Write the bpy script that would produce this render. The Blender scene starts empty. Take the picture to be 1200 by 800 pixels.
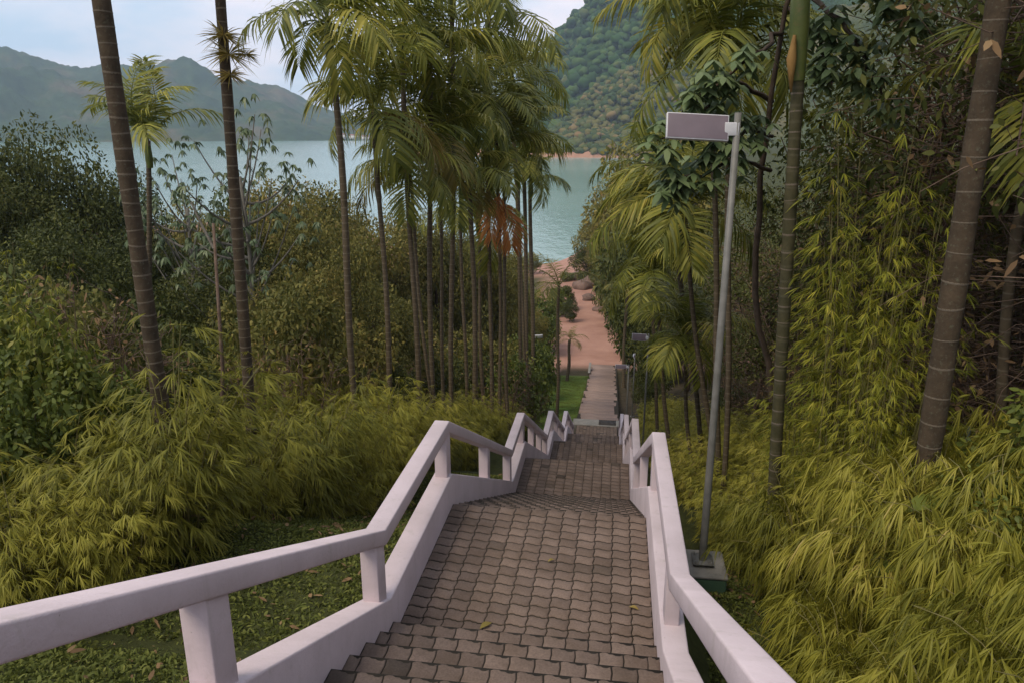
import bpy, math, random
import numpy as np
from mathutils import Matrix, Vector
RAD = math.radians
random.seed(7); rng = np.random.default_rng(11)
SC = bpy.context.scene
COL = SC.collection

# ------------------------------------------------------------------ camera
FPX = 870.0; PITCH = RAD(16.0); PSI = RAD(7.99)
CAM = np.array([0.0, 0.0, 4.4])
cd = bpy.data.cameras.new('camera'); cam = bpy.data.objects.new('camera', cd); COL.objects.link(cam)
cd.sensor_width = 36.0; cd.lens = FPX / 1200 * 36.0; cd.clip_start = 0.05; cd.clip_end = 20000
cam.location = CAM; cam.rotation_euler = (RAD(90) - PITCH, 0, PSI)
SC.camera = cam

# ------------------------------------------------------------------ sky, sun, exposure
SUN_EL, SUN_AZ = 55.0, -140.0        # azimuth from +Y towards +X
W = bpy.data.worlds.new('World'); SC.world = W; W.use_nodes = True
nt = W.node_tree; nt.nodes.clear()
def wn(t): return nt.nodes.new(t)
out = wn('ShaderNodeOutputWorld'); bg = wn('ShaderNodeBackground'); bg.inputs['Strength'].default_value = 0.10
sky = wn('ShaderNodeTexSky'); sky.sky_type = 'NISHITA'; sky.sun_disc = False
sky.sun_elevation = RAD(SUN_EL); sky.sun_rotation = RAD(SUN_AZ); sky.dust_density = 2.0; sky.air_density = 1.0
tc = wn('ShaderNodeTexCoord'); mp = wn('ShaderNodeMapping'); mp.inputs['Scale'].default_value = (2.2, 2.2, 6.0)
mp.inputs['Location'].default_value = (3.1, 1.7, 0.4)
nz = wn('ShaderNodeTexNoise'); nz.inputs['Scale'].default_value = 1.6; nz.inputs['Detail'].default_value = 7; nz.inputs['Roughness'].default_value = 0.55
cr = wn('ShaderNodeValToRGB'); cr.color_ramp.elements[0].position = 0.42; cr.color_ramp.elements[1].position = 0.62
cr.color_ramp.elements[0].color = (3.2, 4.1, 5.1, 1); cr.color_ramp.elements[1].color = (6.1, 5.5, 5.8, 1)
mx = wn('ShaderNodeMixRGB'); mx.inputs['Fac'].default_value = 0.88
nt.links.new(tc.outputs['Generated'], mp.inputs['Vector']); nt.links.new(mp.outputs['Vector'], nz.inputs['Vector'])
nt.links.new(nz.outputs['Fac'], cr.inputs['Fac'])
nt.links.new(sky.outputs['Color'], mx.inputs['Color1']); nt.links.new(cr.outputs['Color'], mx.inputs['Color2'])
nt.links.new(mx.outputs['Color'], bg.inputs['Color']); nt.links.new(bg.outputs['Background'], out.inputs['Surface'])
sd = bpy.data.lights.new('sun', 'SUN'); sd.energy = 1.5; sd.angle = RAD(25); sd.color = (1.0, 0.86, 0.66)
so = bpy.data.objects.new('sun', sd); COL.objects.link(so)
sv = Vector((math.sin(RAD(SUN_AZ)) * math.cos(RAD(SUN_EL)), math.cos(RAD(SUN_AZ)) * math.cos(RAD(SUN_EL)), math.sin(RAD(SUN_EL))))
so.rotation_euler = sv.to_track_quat('Z', 'Y').to_euler(); so.location = (0, 0, 60)
vs = SC.view_settings; vs.view_transform = 'Standard'; vs.look = 'None'; vs.gamma = 1.0; vs.use_curve_mapping = False
vs.exposure = 1.05

# ------------------------------------------------------------------ geometry of the site
FW = np.array([-math.sin(PSI) * math.cos(PITCH), math.cos(PSI) * math.cos(PITCH), -math.sin(PITCH)])
RT = np.array([math.cos(PSI), math.sin(PSI), 0.0]); UP = np.cross(RT, FW)
def at(x, y, Y):                     # survey point of the 1200x800 photograph at a chosen distance Y along the stairs
    d = FW + RT * (x - 600) / FPX - UP * (y - 400) / FPX
    return CAM + d * (Y / d[1])
def bearing(x, y):                   # azimuth from +Y, tan(elevation)
    d = FW + RT * (x - 600) / FPX - UP * (y - 400) / FPX
    return math.atan2(d[0], d[1]), d[2] / math.hypot(d[0], d[1])

XL, XR = -1.85, 0.475                # inner faces of the two balustrades
# (y start, z, y end) of the landings, from the top one behind the viewer to the foot
LAND = [(-4.0, 2.88, -0.40), (5.50, 0.0, 8.0), (13.40, -2.78, 15.40), (21.40, -5.86, 23.50), (29.60, -9.0, 31.60), (37.60, -12.15, 40.3)]
PY = [-30, -4, -0.4, 5.5, 8, 13.4, 15.4, 21.4, 23.5, 29.6, 31.6, 37.6, 40.3, 74, 100, 150, 185, 215]
PZ = [9, 2.6, 2.5, -.38, -.48, -3.2, -3.3, -6.3, -6.4, -9.45, -9.5, -12.6, -12.75, -19.4, -20.6, -22.6, -24.6, -28]
WATER_Z = -24.0
def sstep(a, b, x):
    t = np.clip((x - a) / (b - a), 0, 1); return t * t * (3 - 2 * t)
def shore(X): return 165 + 18 * np.sin(X * .05) + 700 * sstep(-14, 60, X) + 40 * sstep(-20, -120, X)
def vnoise(x, y, s, seed=0):
    x = np.asarray(x, float) / s; y = np.asarray(y, float) / s
    xi = np.floor(x).astype(np.int64); yi = np.floor(y).astype(np.int64); fx = x - xi; fy = y - yi
    fx = fx * fx * (3 - 2 * fx); fy = fy * fy * (3 - 2 * fy)
    def h(a, b):
        n = (a * 374761393 + b * 668265263 + seed * 1442695041) & 0x7fffffff
        n = ((n ^ (n >> 13)) * 1274126177) & 0x7fffffff
        return ((n ^ (n >> 16)) & 0xffff) / 65535.0
    return (h(xi, yi) * (1 - fx) + h(xi + 1, yi) * fx) * (1 - fy) + (h(xi, yi + 1) * (1 - fx) + h(xi + 1, yi + 1) * fx) * fy
def ground_z(X, Y):
    X = np.asarray(X, float); Y = np.asarray(Y, float)
    off = shore(X) - 165
    Ye = np.where(Y > 100, 100 + (Y - 100) * 65.0 / (65.0 + np.maximum(off, -60)), Y)
    z = np.interp(Ye, PY, PZ)
    near = 1 - sstep(55, 80, Y)
    z = z + near * (0.20 * np.clip(X - 1.9, 0, 4.5) + 0.05 * np.clip(X - 6.4, 0, 30))
    z = z + (1 - sstep(60, 95, Y) * .5) * 30 * sstep(10, 70, X) * (1 - sstep(500, 800, Y))
    z = z - near * 1.2 * sstep(-5.5, -16, X)
    z = z - near * .5 * sstep(.62, 1.0, X) * (1 - sstep(2.4, 3.6, X)) * (1 - sstep(36, 40, Y))
    rough = sstep(.3, 2.5, np.maximum(X - XR, XL - X))
    z = z + rough * (0.35 * (vnoise(X, Y, 3.1, 3) - .5) + 0.10 * (vnoise(X, Y, .8, 5) - .5)) * near
    return z
def gz(X, Y): return float(ground_z(np.array([X]), np.array([Y]))[0])

# ------------------------------------------------------------------ mesh helpers
class MB:
    def __init__(s): s.v = []; s.f = []; s.n = 0
    def add(s, v, faces):
        v = np.asarray(v, float).reshape(-1, 3); s.v.append(v)
        for f in faces:
            f = np.asarray(f, np.int64)
            if f.size: s.f.append(f.reshape(-1, f.shape[-1]) + s.n)
        s.n += len(v); return s
    def mesh(s, name, mat, smooth=False):
        me = bpy.data.meshes.new(name); V = np.concatenate(s.v)
        me.vertices.add(len(V)); me.vertices.foreach_set('co', V.astype(np.float32).ravel())
        loops = np.concatenate([f.ravel() for f in s.f]); tot = np.concatenate([np.full(len(f), f.shape[1]) for f in s.f])
        me.loops.add(len(loops)); me.loops.foreach_set('vertex_index', loops.astype(np.int32))
        me.polygons.add(len(tot)); st = np.concatenate([[0], np.cumsum(tot)[:-1]])
        me.polygons.foreach_set('loop_start', st.astype(np.int32)); me.polygons.foreach_set('loop_total', tot.astype(np.int32))
        if smooth: me.polygons.foreach_set('use_smooth', np.ones(len(tot), bool))
        me.update(calc_edges=True); me.validate(verbose=False)
        if mat: me.materials.append(mat)
        return me
    def build(s, name, mat, parent=None, smooth=False, loc=None):
        return link(name, s.mesh(name, mat, smooth), parent, loc)
    def box(s, x0, x1, y0, y1, z0, z1):
        v = [(x, y, z) for z in (z0, z1) for y in (y0, y1) for x in (x0, x1)]
        return s.add(v, [[(0, 2, 3, 1), (4, 5, 7, 6), (0, 1, 5, 4), (2, 6, 7, 3), (0, 4, 6, 2), (1, 3, 7, 5)]])
    def tube(s, pts, rad, sides=8, cap=True):
        pts = np.asarray(pts, float); n = len(pts); rad = np.broadcast_to(np.asarray(rad, float), (n,))
        T = np.gradient(pts, axis=0); T /= np.linalg.norm(T, axis=1)[:, None] + 1e-9
        ref = np.array([0, 0, 1.0]) if abs(T[0][2]) < .9 else np.array([1.0, 0, 0])
        A = np.cross(T, ref); A /= np.linalg.norm(A, axis=1)[:, None] + 1e-9; B = np.cross(T, A)
        a = np.arange(sides) * 2 * math.pi / sides
        ring = A[:, None] * np.cos(a)[None, :, None] + B[:, None] * np.sin(a)[None, :, None]
        v = (pts[:, None] + ring * rad[:, None, None]).reshape(-1, 3)
        i = np.arange(n - 1)[:, None] * sides; j = np.arange(sides)[None]; k = (j + 1) % sides
        q = np.stack([i + j, i + sides + j, i + sides + k, i + k], -1).reshape(-1, 4)
        s.add(v, [q])
        if cap: s.f.append(np.array([[s.n - sides + t for t in range(sides)]][0])[None][:, ::-1])
        return s
    def leaves(s, P, D, U, L, Wd, droop, fold=0.0):
        # lance leaves: base, two pairs, tip
        P = np.asarray(P, float); D = D / (np.linalg.norm(D, axis=1)[:, None] + 1e-9)
        S = np.cross(D, U); S /= np.linalg.norm(S, axis=1)[:, None] + 1e-9; N = np.cross(S, D)
        L = np.broadcast_to(L, (len(P),)); Wd = np.broadcast_to(Wd, (len(P),)); droop = np.broadcast_to(droop, (len(P),))
        def pt(t): return P + D * (L * t)[:, None] - np.array([0, 0, 1.0]) * (droop * L * t * t)[:, None]
        m1, m2, tip = pt(.3), pt(.68), pt(1.0)
        w1 = S * (Wd * .5)[:, None]; w2 = S * (Wd * .4)[:, None]; f = N * (fold * Wd)[:, None]
        v = np.stack([P, m1 - w1 + f, m1 + w1 + f, m2 - w2 + f, m2 + w2 + f, tip], 1).reshape(-1, 3)
        b = np.arange(len(P))[:, None] * 6
        return s.add(v, [b + np.array([[0, 2, 1]]), b + np.array([[1, 2, 4, 3]]), b + np.array([[3, 4, 5]])])
def link(name, me, parent=None, loc=None):
    o = bpy.data.objects.new(name, me); COL.objects.link(o)
    if parent is not None: o.parent = parent
    if loc is not None: o.location = loc
    return o
def tag(o, label=None, cat=None, group=None, kind=None):
    if label: o['label'] = label
    if cat: o['category'] = cat
    if group: o['group'] = group
    if kind: o['kind'] = kind
    return o
def empty(name, loc=(0, 0, 0), rz=0.0):
    o = bpy.data.objects.new(name, None); COL.objects.link(o); o.location = loc; o.rotation_euler = (0, 0, rz)
    o.empty_display_size = .2; return o
def copy_tree(o, parent=None):
    c = o.copy(); COL.objects.link(c); c.parent = parent
    for ch in list(KIDS.get(o.name, [])):
        k = copy_tree(ch, c); KIDS.setdefault(c.name, []).append(k)
    return c
KIDS = {}
def kid(parent, o): KIDS.setdefault(parent.name, []).append(o); return o
def unit(v): return v / (np.linalg.norm(v, axis=-1, keepdims=True) + 1e-9)

# ------------------------------------------------------------------ materials
def new_mat(name):
    m = bpy.data.materials.new(name); m.use_nodes = True; n = m.node_tree; n.nodes.clear()
    o = n.nodes.new('ShaderNodeOutputMaterial'); return m, n, o
def nd(n, t, **k):
    x = n.nodes.new(t)
    for a, b in k.items():
        if a in x.inputs.keys() if hasattr(x.inputs, 'keys') else False: x.inputs[a].default_value = b
        else: setattr(x, a, b)
    return x
def ramp(n, stops):
    r = n.nodes.new('ShaderNodeValToRGB'); e = r.color_ramp.elements
    while len(e) < len(stops): e.new(0.5)
    for i, (p, c) in enumerate(stops): e[i].position = p; e[i].color = (*c, 1)
    return r
def noise(n, scale, detail=4, rough=.55, vec=None, coord='Object'):
    t = n.nodes.new('ShaderNodeTexNoise'); t.inputs['Scale'].default_value = scale; t.inputs['Detail'].default_value = detail
    t.inputs['Roughness'].default_value = rough
    if vec is None:
        c = n.nodes.new('ShaderNodeTexCoord'); vec = c.outputs[coord]
    n.links.new(vec, t.inputs['Vector']); return t
def mixc(n, fac, a, b, mode='MIX'):
    m = n.nodes.new('ShaderNodeMixRGB'); m.blend_type = mode
    for s, v in (('Fac', fac), ('Color1', a), ('Color2', b)):
        if isinstance(v, (int, float)): m.inputs[s].default_value = v
        elif isinstance(v, tuple): m.inputs[s].default_value = (*v, 1)
        else: n.links.new(v, m.inputs[s])
    return m.outputs['Color']
def bump(n, height, strength, dist=.02):
    b = n.nodes.new('ShaderNodeBump'); b.inputs['Strength'].default_value = strength; b.inputs['Distance'].default_value = dist
    n.links.new(height, b.inputs['Height']); return b.outputs['Normal']
def principled(n, o, col, rough=.7, normal=None, metal=0, spec=.4):
    p = n.nodes.new('ShaderNodeBsdfPrincipled'); p.inputs['Roughness'].default_value = rough; p.inputs['Metallic'].default_value = metal
    p.inputs['Specular IOR Level'].default_value = spec
    if isinstance(col, tuple): p.inputs['Base Color'].default_value = (*col, 1)
    else: n.links.new(col, p.inputs['Base Color'])
    if normal is not None: n.links.new(normal, p.inputs['Normal'])
    if o is not None: n.links.new(p.outputs[0], o.inputs['Surface'])
    return p
def foliage(name, stops, trans=.3, rough=.45, spec=.35, obvar=.35):
    m, n, o = new_mat(name)
    g = n.nodes.new('ShaderNodeNewGeometry'); oi = n.nodes.new('ShaderNodeObjectInfo')
    a = n.nodes.new('ShaderNodeMath'); a.operation = 'MULTIPLY_ADD'; a.inputs[1].default_value = 1 - obvar; 
    b = n.nodes.new('ShaderNodeMath'); b.operation = 'MULTIPLY'; b.inputs[1].default_value = obvar
    n.links.new(oi.outputs['Random'], b.inputs[0]); n.links.new(g.outputs['Random Per Island'], a.inputs[0]); n.links.new(b.outputs[0], a.inputs[2])
    r = ramp(n, stops); n.links.new(a.outputs[0], r.inputs['Fac'])
    p = principled(n, None, r.outputs['Color'], rough, spec=spec)
    t = n.nodes.new('ShaderNodeBsdfTranslucent'); n.links.new(r.outputs['Color'], t.inputs['Color'])
    mxs = n.nodes.new('ShaderNodeMixShader'); mxs.inputs[0].default_value = trans
    n.links.new(p.outputs[0], mxs.inputs[1]); n.links.new(t.outputs[0], mxs.inputs[2]); n.links.new(mxs.outputs[0], o.inputs['Surface'])
    return m
def surf(name, c1, c2, scale=4, rough=.8, bs=.3, bscale=40, bd=.01, c3=None, spec=.3):
    m, n, o = new_mat(name)
    t = noise(n, scale, 6, .6); r = ramp(n, [(.3, c1), (.7, c2)]); n.links.new(t.outputs['Fac'], r.inputs['Fac'])
    col = r.outputs['Color']
    if c3:
        t3 = noise(n, scale * 4.7, 5, .7); r3 = ramp(n, [(.55, (0, 0, 0)), (.7, (1, 1, 1))]); n.links.new(t3.outputs['Fac'], r3.inputs['Fac'])
        col = mixc(n, r3.outputs['Color'], col, c3)
    tb = noise(n, bscale, 5, .6)
    principled(n, o, col, rough, bump(n, tb.outputs['Fac'], bs, bd), spec=spec); return m

M = {}
M['bamboo'] = foliage('golden_bamboo_leaf', [(0, (0.088, 0.096, 0.013)), (.35, (0.193, 0.188, 0.025)), (.7, (0.292, 0.272, 0.036)), (.93, (0.396, 0.344, 0.071)), (1, (0.418, 0.311, 0.123))], .38, .55, .25, .6)
M['bamboo_green'] = foliage('green_bamboo_leaf', [(0, (0.082, 0.107, 0.012)), (.5, (0.205, 0.214, 0.022)), (.9, (0.342, 0.309, 0.035)), (1, (0.437, 0.328, 0.090))], .38, .55, .25)
M['palm'] = foliage('palm_leaflet', [(0, (0.062, 0.080, 0.017)), (.4, (0.153, 0.171, 0.028)), (.75, (0.279, 0.268, 0.043)), (1, (0.423, 0.361, 0.074))], .36, .5, .28, .45)
M['palm_yellow'] = foliage('yellowing_palm_leaflet', [(0, (0.127, 0.115, 0.023)), (.6, (0.253, 0.190, 0.040)), (1, (0.310, 0.218, 0.081))], .3, .5)
M['palm_dead'] = foliage('dead_palm_leaflet', [(0, (0.272, 0.095, 0.027)), (.6, (0.459, 0.171, 0.043)), (1, (0.510, 0.266, 0.085))], .2, .7, .2)
M['dark_leaf'] = foliage('dark_tree_leaf', [(0, (0.023, 0.033, 0.009)), (.5, (0.062, 0.075, 0.018)), (.9, (0.116, 0.120, 0.030)), (1, (0.182, 0.154, 0.054))], .25, .6, .2)
M['olive_leaf'] = foliage('olive_tree_leaf', [(0, (0.054, 0.064, 0.018)), (.5, (0.141, 0.137, 0.035)), (.9, (0.255, 0.207, 0.056)), (1, (0.406, 0.234, 0.103))], .28, .65, .2)
M['mid_leaf'] = foliage('mid_green_leaf', [(0, (0.037, 0.055, 0.013)), (.5, (0.095, 0.122, 0.022)), (.9, (0.175, 0.187, 0.035)), (1, (0.293, 0.243, 0.064))], .28, .55, .25)
M['grey_leaf'] = foliage('grey_green_leaf', [(0, (0.043, 0.070, 0.030)), (.5, (0.082, 0.121, 0.052)), (1, (0.147, 0.180, 0.086))], .2, .5)
M['dry_leaf'] = foliage('dry_brown_leaf', [(0, (0.072, 0.044, 0.024)), (.6, (0.180, 0.114, 0.059)), (1, (0.288, 0.199, 0.108))], .15, .8, .15)
M['grass'] = foliage('lawn_grass_blade', [(0, (0.042, 0.054, 0.013)), (.6, (0.099, 0.118, 0.024)), (.93, (0.176, 0.184, 0.045)), (1, (0.352, 0.256, 0.112))], .25, .7, .2)
M['bark'] = surf('brown_bark', (.040, .027, .018), (.085, .060, .042), 6, .9, .6, 30, .02)
M['twig'] = surf('dry_twig_bark', (.075, .048, .034), (.16, .112, .085), 8, .9, .3, 60, .01)
M['pale_bark'] = surf('pale_bark', (.12, .11, .09), (.22, .20, .17), 5, .9, .4, 30, .02)
M['stem'] = surf('bamboo_stem', (.10, .10, .03), (.17, .14, .055), 6, .6, .1, 40)
def ringed(name, c1, c2, pale, pitch, wdt=.10):
    m, n, o = new_mat(name)
    tcn = n.nodes.new('ShaderNodeTexCoord'); t = noise(n, 9, 6, .65, tcn.outputs['Object'])
    r = ramp(n, [(.3, c1), (.72, c2)]); n.links.new(t.outputs['Fac'], r.inputs['Fac'])
    sx = n.nodes.new('ShaderNodeSeparateXYZ'); n.links.new(tcn.outputs['Object'], sx.inputs[0])
    w = n.nodes.new('ShaderNodeMath'); w.operation = 'MULTIPLY_ADD'; w.inputs[1].default_value = 1 / pitch
    t2 = noise(n, 2.2, 3, .5, tcn.outputs['Object']); s2 = n.nodes.new('ShaderNodeMath'); s2.operation = 'MULTIPLY'; s2.inputs[1].default_value = .35
    n.links.new(t2.outputs['Fac'], s2.inputs[0]); n.links.new(sx.outputs['Z'], w.inputs[0]); n.links.new(s2.outputs[0], w.inputs[2])
    fr = n.nodes.new('ShaderNodeMath'); fr.operation = 'FRACT'; n.links.new(w.outputs[0], fr.inputs[0])
    lt = ramp(n, [(0, (1, 1, 1)), (wdt, (1, 1, 1)), (wdt + .05, (0, 0, 0)), (.95, (0, 0, 0)), (1, (.6, .6, .6))]); n.links.new(fr.outputs[0], lt.inputs['Fac'])
    t3 = noise(n, 26, 3, .6, tcn.outputs['Object']); mu = n.nodes.new('ShaderNodeMath'); mu.operation = 'MULTIPLY'
    n.links.new(lt.outputs['Color'], mu.inputs[0]); n.links.new(t3.outputs['Fac'], mu.inputs[1])
    col = mixc(n, mu.outputs[0], r.outputs['Color'], pale)
    principled(n, o, col, .8, bump(n, t.outputs['Fac'], .3, .01), spec=.25); return m
M['trunk'] = ringed('ringed_palm_trunk', (.055, .042, .026), (.11, .083, .052), (.17, .145, .11), .16)
M['trunk_thick'] = surf('brown_palm_trunk', (.036, .026, .016), (.075, .053, .033), 5, .9, .6, 26, .015, (.085, .080, .055))
M['trunk_green'] = ringed('green_palm_trunk', (.034, .034, .015), (.072, .062, .030), (.085, .075, .05), .2)
M['ring'] = surf('pale_leaf_scar', (.085, .068, .050), (.16, .132, .10), 22, .9, .3, 60)
M['shaft'] = surf('green_crownshaft', (.06, .085, .018), (.11, .125, .03), 3, .5, .1, 30, .01, (.12, .10, .03))
M['sheath'] = surf('orange_sheath', (.22, .12, .035), (.32, .19, .06), 5, .7, .2, 30)
M['fruit'] = surf('fruit_stalk', (.13, .12, .03), (.22, .17, .05), 12, .7, .2, 30)

def paint_mat():
    m, n, o = new_mat('white_wall_paint')
    t = noise(n, 1.3, 6, .65); r = ramp(n, [(.30, (.45, .38, .40)), (.62, (.555, .47, .50))]); n.links.new(t.outputs['Fac'], r.inputs['Fac'])
    t2 = noise(n, 6.5, 7, .7); r2 = ramp(n, [(.60, (0, 0, 0)), (.80, (.5, .5, .5))]); n.links.new(t2.outputs['Fac'], r2.inputs['Fac'])
    c = mixc(n, r2.outputs['Color'], r.outputs['Color'], (.30, .27, .23))
    gp = n.nodes.new('ShaderNodeNewGeometry'); mpp = n.nodes.new('ShaderNodeMapping'); mpp.inputs['Scale'].default_value = (9, 9, .9); n.links.new(gp.outputs['Position'], mpp.inputs['Vector'])
    t5 = noise(n, 1.0, 5, .6, mpp.outputs['Vector']); r5 = ramp(n, [(.58, (0, 0, 0)), (.78, (.35, .35, .35))]); n.links.new(t5.outputs['Fac'], r5.inputs['Fac'])
    c = mixc(n, r5.outputs['Color'], c, (.27, .255, .20))
    t6 = noise(n, 23, 5, .75); r6 = ramp(n, [(.66, (0, 0, 0)), (.71, (.8, .8, .8))]); n.links.new(t6.outputs['Fac'], r6.inputs['Fac'])
    c = mixc(n, r6.outputs['Color'], c, (.24, .215, .19))
    t3 = noise(n, 34, 5, .65)
    principled(n, o, c, .62, bump(n, t3.outputs['Fac'], .4, .008), spec=.3); return m
M['paint'] = paint_mat()
def paver_mat(name, island):
    m, n, o = new_mat(name)
    if island: src = n.nodes.new('ShaderNodeNewGeometry').outputs['Random Per Island']
    else: src = n.nodes.new('ShaderNodeObjectInfo').outputs['Random']
    r = ramp(n, [(0, (.075, .058, .048)), (.025, (.10, .079, .065)), (.06, (.140, .104, .086)), (.6, (.165, .122, .101)), (1, (.19, .141, .117))]); n.links.new(src, r.inputs['Fac'])
    g = n.nodes.new('ShaderNodeNewGeometry')
    t = noise(n, 2.1, 6, .65, g.outputs['Position']); r2 = ramp(n, [(.35, (.72, .70, .66)), (.62, (1, 1, 1))]); n.links.new(t.outputs['Fac'], r2.inputs['Fac'])
    c = mixc(n, 1.0, r.outputs['Color'], r2.outputs['Color'], 'MULTIPLY')
    t4 = noise(n, 55, 4, .7, g.outputs['Position']); r4 = ramp(n, [(.35, (.78, .78, .78)), (.7, (1.1, 1.1, 1.1))]); n.links.new(t4.outputs['Fac'], r4.inputs['Fac'])
    c = mixc(n, 1.0, c, r4.outputs['Color'], 'MULTIPLY')
    t3 = noise(n, 160, 4, .6, g.outputs['Position'])
    principled(n, o, c, .9, bump(n, t3.outputs['Fac'], .5, .004), spec=.2); return m
M['paver'] = paver_mat('concrete_paver', False); M['paver_far'] = paver_mat('concrete_paver_far', True)
M['joint'] = surf('joint_soil', (.020, .016, .011), (.042, .034, .024), 8, 1, .4, 60)
M['slab'] = surf('path_slab', (.17, .120, .10), (.26, .185, .155), 1.5, .9, .4, 40, .006, (.15, .12, .10))
M['concrete'] = surf('grey_concrete', (.15, .145, .13), (.24, .225, .205), 3, .9, .4, 60, .006, (.14, .14, .12))
M['green_paint'] = surf('green_block_paint', (.035, .075, .045), (.06, .11, .065), 5, .7, .3, 40)
M['steel'] = surf('galvanised_steel', (.10, .10, .09), (.16, .155, .145), 7, .5, .1, 60, .003); 
M['frame'] = surf('aluminium_frame', (.42, .42, .44), (.52, .52, .54), 6, .45, .05, 50)
M['panel'] = surf('solar_panel_face', (.12, .095, .11), (.16, .125, .145), 3, .35, .03, 40)
M['lens'] = surf('lamp_lens', (.6, .6, .58), (.7, .7, .68), 3, .3, .03, 40)
M['iron'] = surf('drain_iron', (.03, .025, .022), (.06, .05, .045), 9, .7, .3, 60)
M['house_wall'] = surf('house_wall', (.5, .47, .43), (.62, .58, .54), .2, .9, .1, 5)
M['house_roof'] = surf('house_roof', (.26, .11, .07), (.36, .17, .11), .3, .9, .1, 5)
M['rock'] = surf('shore_rock', (.10, .065, .055), (.20, .135, .11), 1.2, .95, .8, 4, .15)
M['wire'] = surf('fence_wire', (.05, .07, .05), (.09, .11, .085), 6, .6, .1, 40)

# ------------------------------------------------------------------ ground, water, hills
def grid_mesh(name, X, Y, Z, mat, attrs=None, smooth=True):
    ny, nx = X.shape; mb = MB(); i = np.arange(ny - 1)[:, None] * nx + np.arange(nx - 1)[None]
    mb.add(np.stack([X, Y, Z], -1).reshape(-1, 3), [np.stack([i, i + 1, i + nx + 1, i + nx], -1).reshape(-1, 4)])
    me = mb.mesh(name, mat, smooth)
    for k, a in (attrs or {}).items():
        at_ = me.attributes.new(k, 'FLOAT', 'POINT'); at_.data.foreach_set('value', a.astype(np.float32).ravel())
    return me
def ground_material():
    m, n, o = new_mat('hillside_ground')
    g = n.nodes.new('ShaderNodeNewGeometry'); pos = g.outputs['Position']
    def attr(k): a = n.nodes.new('ShaderNodeAttribute'); a.attribute_name = k; return a.outputs['Fac']
    t1 = noise(n, 1.7, 7, .65, pos); soil = ramp(n, [(.3, (.022, .017, .011)), (.55, (.050, .037, .024)), (.75, (.085, .060, .040))]); n.links.new(t1.outputs['Fac'], soil.inputs['Fac'])
    t2 = noise(n, 5.0, 6, .7, pos); gr = ramp(n, [(.3, (.024, .028, .010)), (.7, (.055, .062, .018))]); n.links.new(t2.outputs['Fac'], gr.inputs['Fac'])
    t3 = noise(n, .35, 7, .6, pos); sa = ramp(n, [(.3, (.27, .145, .11)), (.7, (.37, .215, .165))]); n.links.new(t3.outputs['Fac'], sa.inputs['Fac'])
    t4 = noise(n, 1.2, 4, .6, pos); lw = ramp(n, [(.3, (.060, .105, .016)), (.7, (.105, .155, .028))]); n.links.new(t4.outputs['Fac'], lw.inputs['Fac'])
    c = mixc(n, attr('grass'), soil.outputs['Color'], gr.outputs['Color'])
    c = mixc(n, attr('sand'), c, sa.outputs['Color']); c = mixc(n, attr('lawn'), c, lw.outputs['Color'])
    t5 = noise(n, 14, 5, .7, pos)
    principled(n, o, c, .95, bump(n, t5.outputs['Fac'], .8, .05), spec=.15); return m
gx = np.unique(np.concatenate([np.arange(-260, -40, 9.0), np.arange(-40, -14, 1.6), np.arange(-14, 12, .42), np.arange(12, 40, 1.6), np.arange(40, 330, 9.0)]))
gy = np.unique(np.concatenate([np.arange(-26, -4, 1.5), np.arange(-4, 45, .42), np.arange(45, 110, 1.1), np.arange(110, 240, 2.4), np.arange(240, 960, 12.0)]))
GX, GY = np.meshgrid(gx, gy); GZ = ground_z(GX, GY)
lawn = sstep(-5.4, -5.0, GX) * (1 - sstep(-1.95, -1.8, GX)) * sstep(40.5, 41, GY) * (1 - sstep(66, 67, GY))
nzs = vnoise(GX, GY, 6, 9) - .5
sand = sstep(69, 76, GY + 3 * nzs) * sstep(-20, -15, GX + 4 * nzs) * (1 - sstep(14, 20, GX + 4 * nzs)) * (1 - sstep(112, 122, GY + 6 * nzs) * (1 - sstep(-14, -9, GX + 3 * nzs)))
sand = np.maximum(sand, (1 - sstep(-22.6, -21.8, GZ + nzs)) * (GY > 90))
sand = np.maximum(sand, sstep(-6.6, -6.0, GX) * (1 - sstep(-5.2, -4.9, GX)) * sstep(39, 41, GY) * .5)
grass = np.clip(sstep(-6.5, -4.6, GX) * (1 - sstep(2.5, 4.0, GX)) * (1 - sstep(36, 40, GY)) + .35 * vnoise(GX, GY, 7, 2) + .8 * sstep(70, 80, GY), 0, 1)
go = link('ground', grid_mesh('ground', GX, GY, GZ, ground_material(), {'lawn': lawn, 'sand': sand, 'grass': grass})); tag(go, kind='structure')

def water_material():
    m, n, o = new_mat('lake_water')
    g = n.nodes.new('ShaderNodeNewGeometry')
    mpn = n.nodes.new('ShaderNodeMapping'); mpn.inputs['Scale'].default_value = (.5, .16, 1); n.links.new(g.outputs['Position'], mpn.inputs['Vector'])
    t = noise(n, .9, 5, .6, mpn.outputs['Vector']); t2 = noise(n, .012, 4, .6, g.outputs['Position'])
    r = ramp(n, [(.35, (.15, .255, .235)), (.65, (.21, .32, .295))]); n.links.new(t2.outputs['Fac'], r.inputs['Fac'])
    principled(n, o, r.outputs['Color'], .16, bump(n, t.outputs['Fac'], .8, .35), spec=.5); return m
wm = MB(); wm.add([(-3500, 60, WATER_Z), (3500, 60, WATER_Z), (3500, 3600, WATER_Z), (-3500, 3600, WATER_Z)], [[(0, 1, 2, 3)]])
tag(wm.build('water', water_material()), kind='structure')

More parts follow.
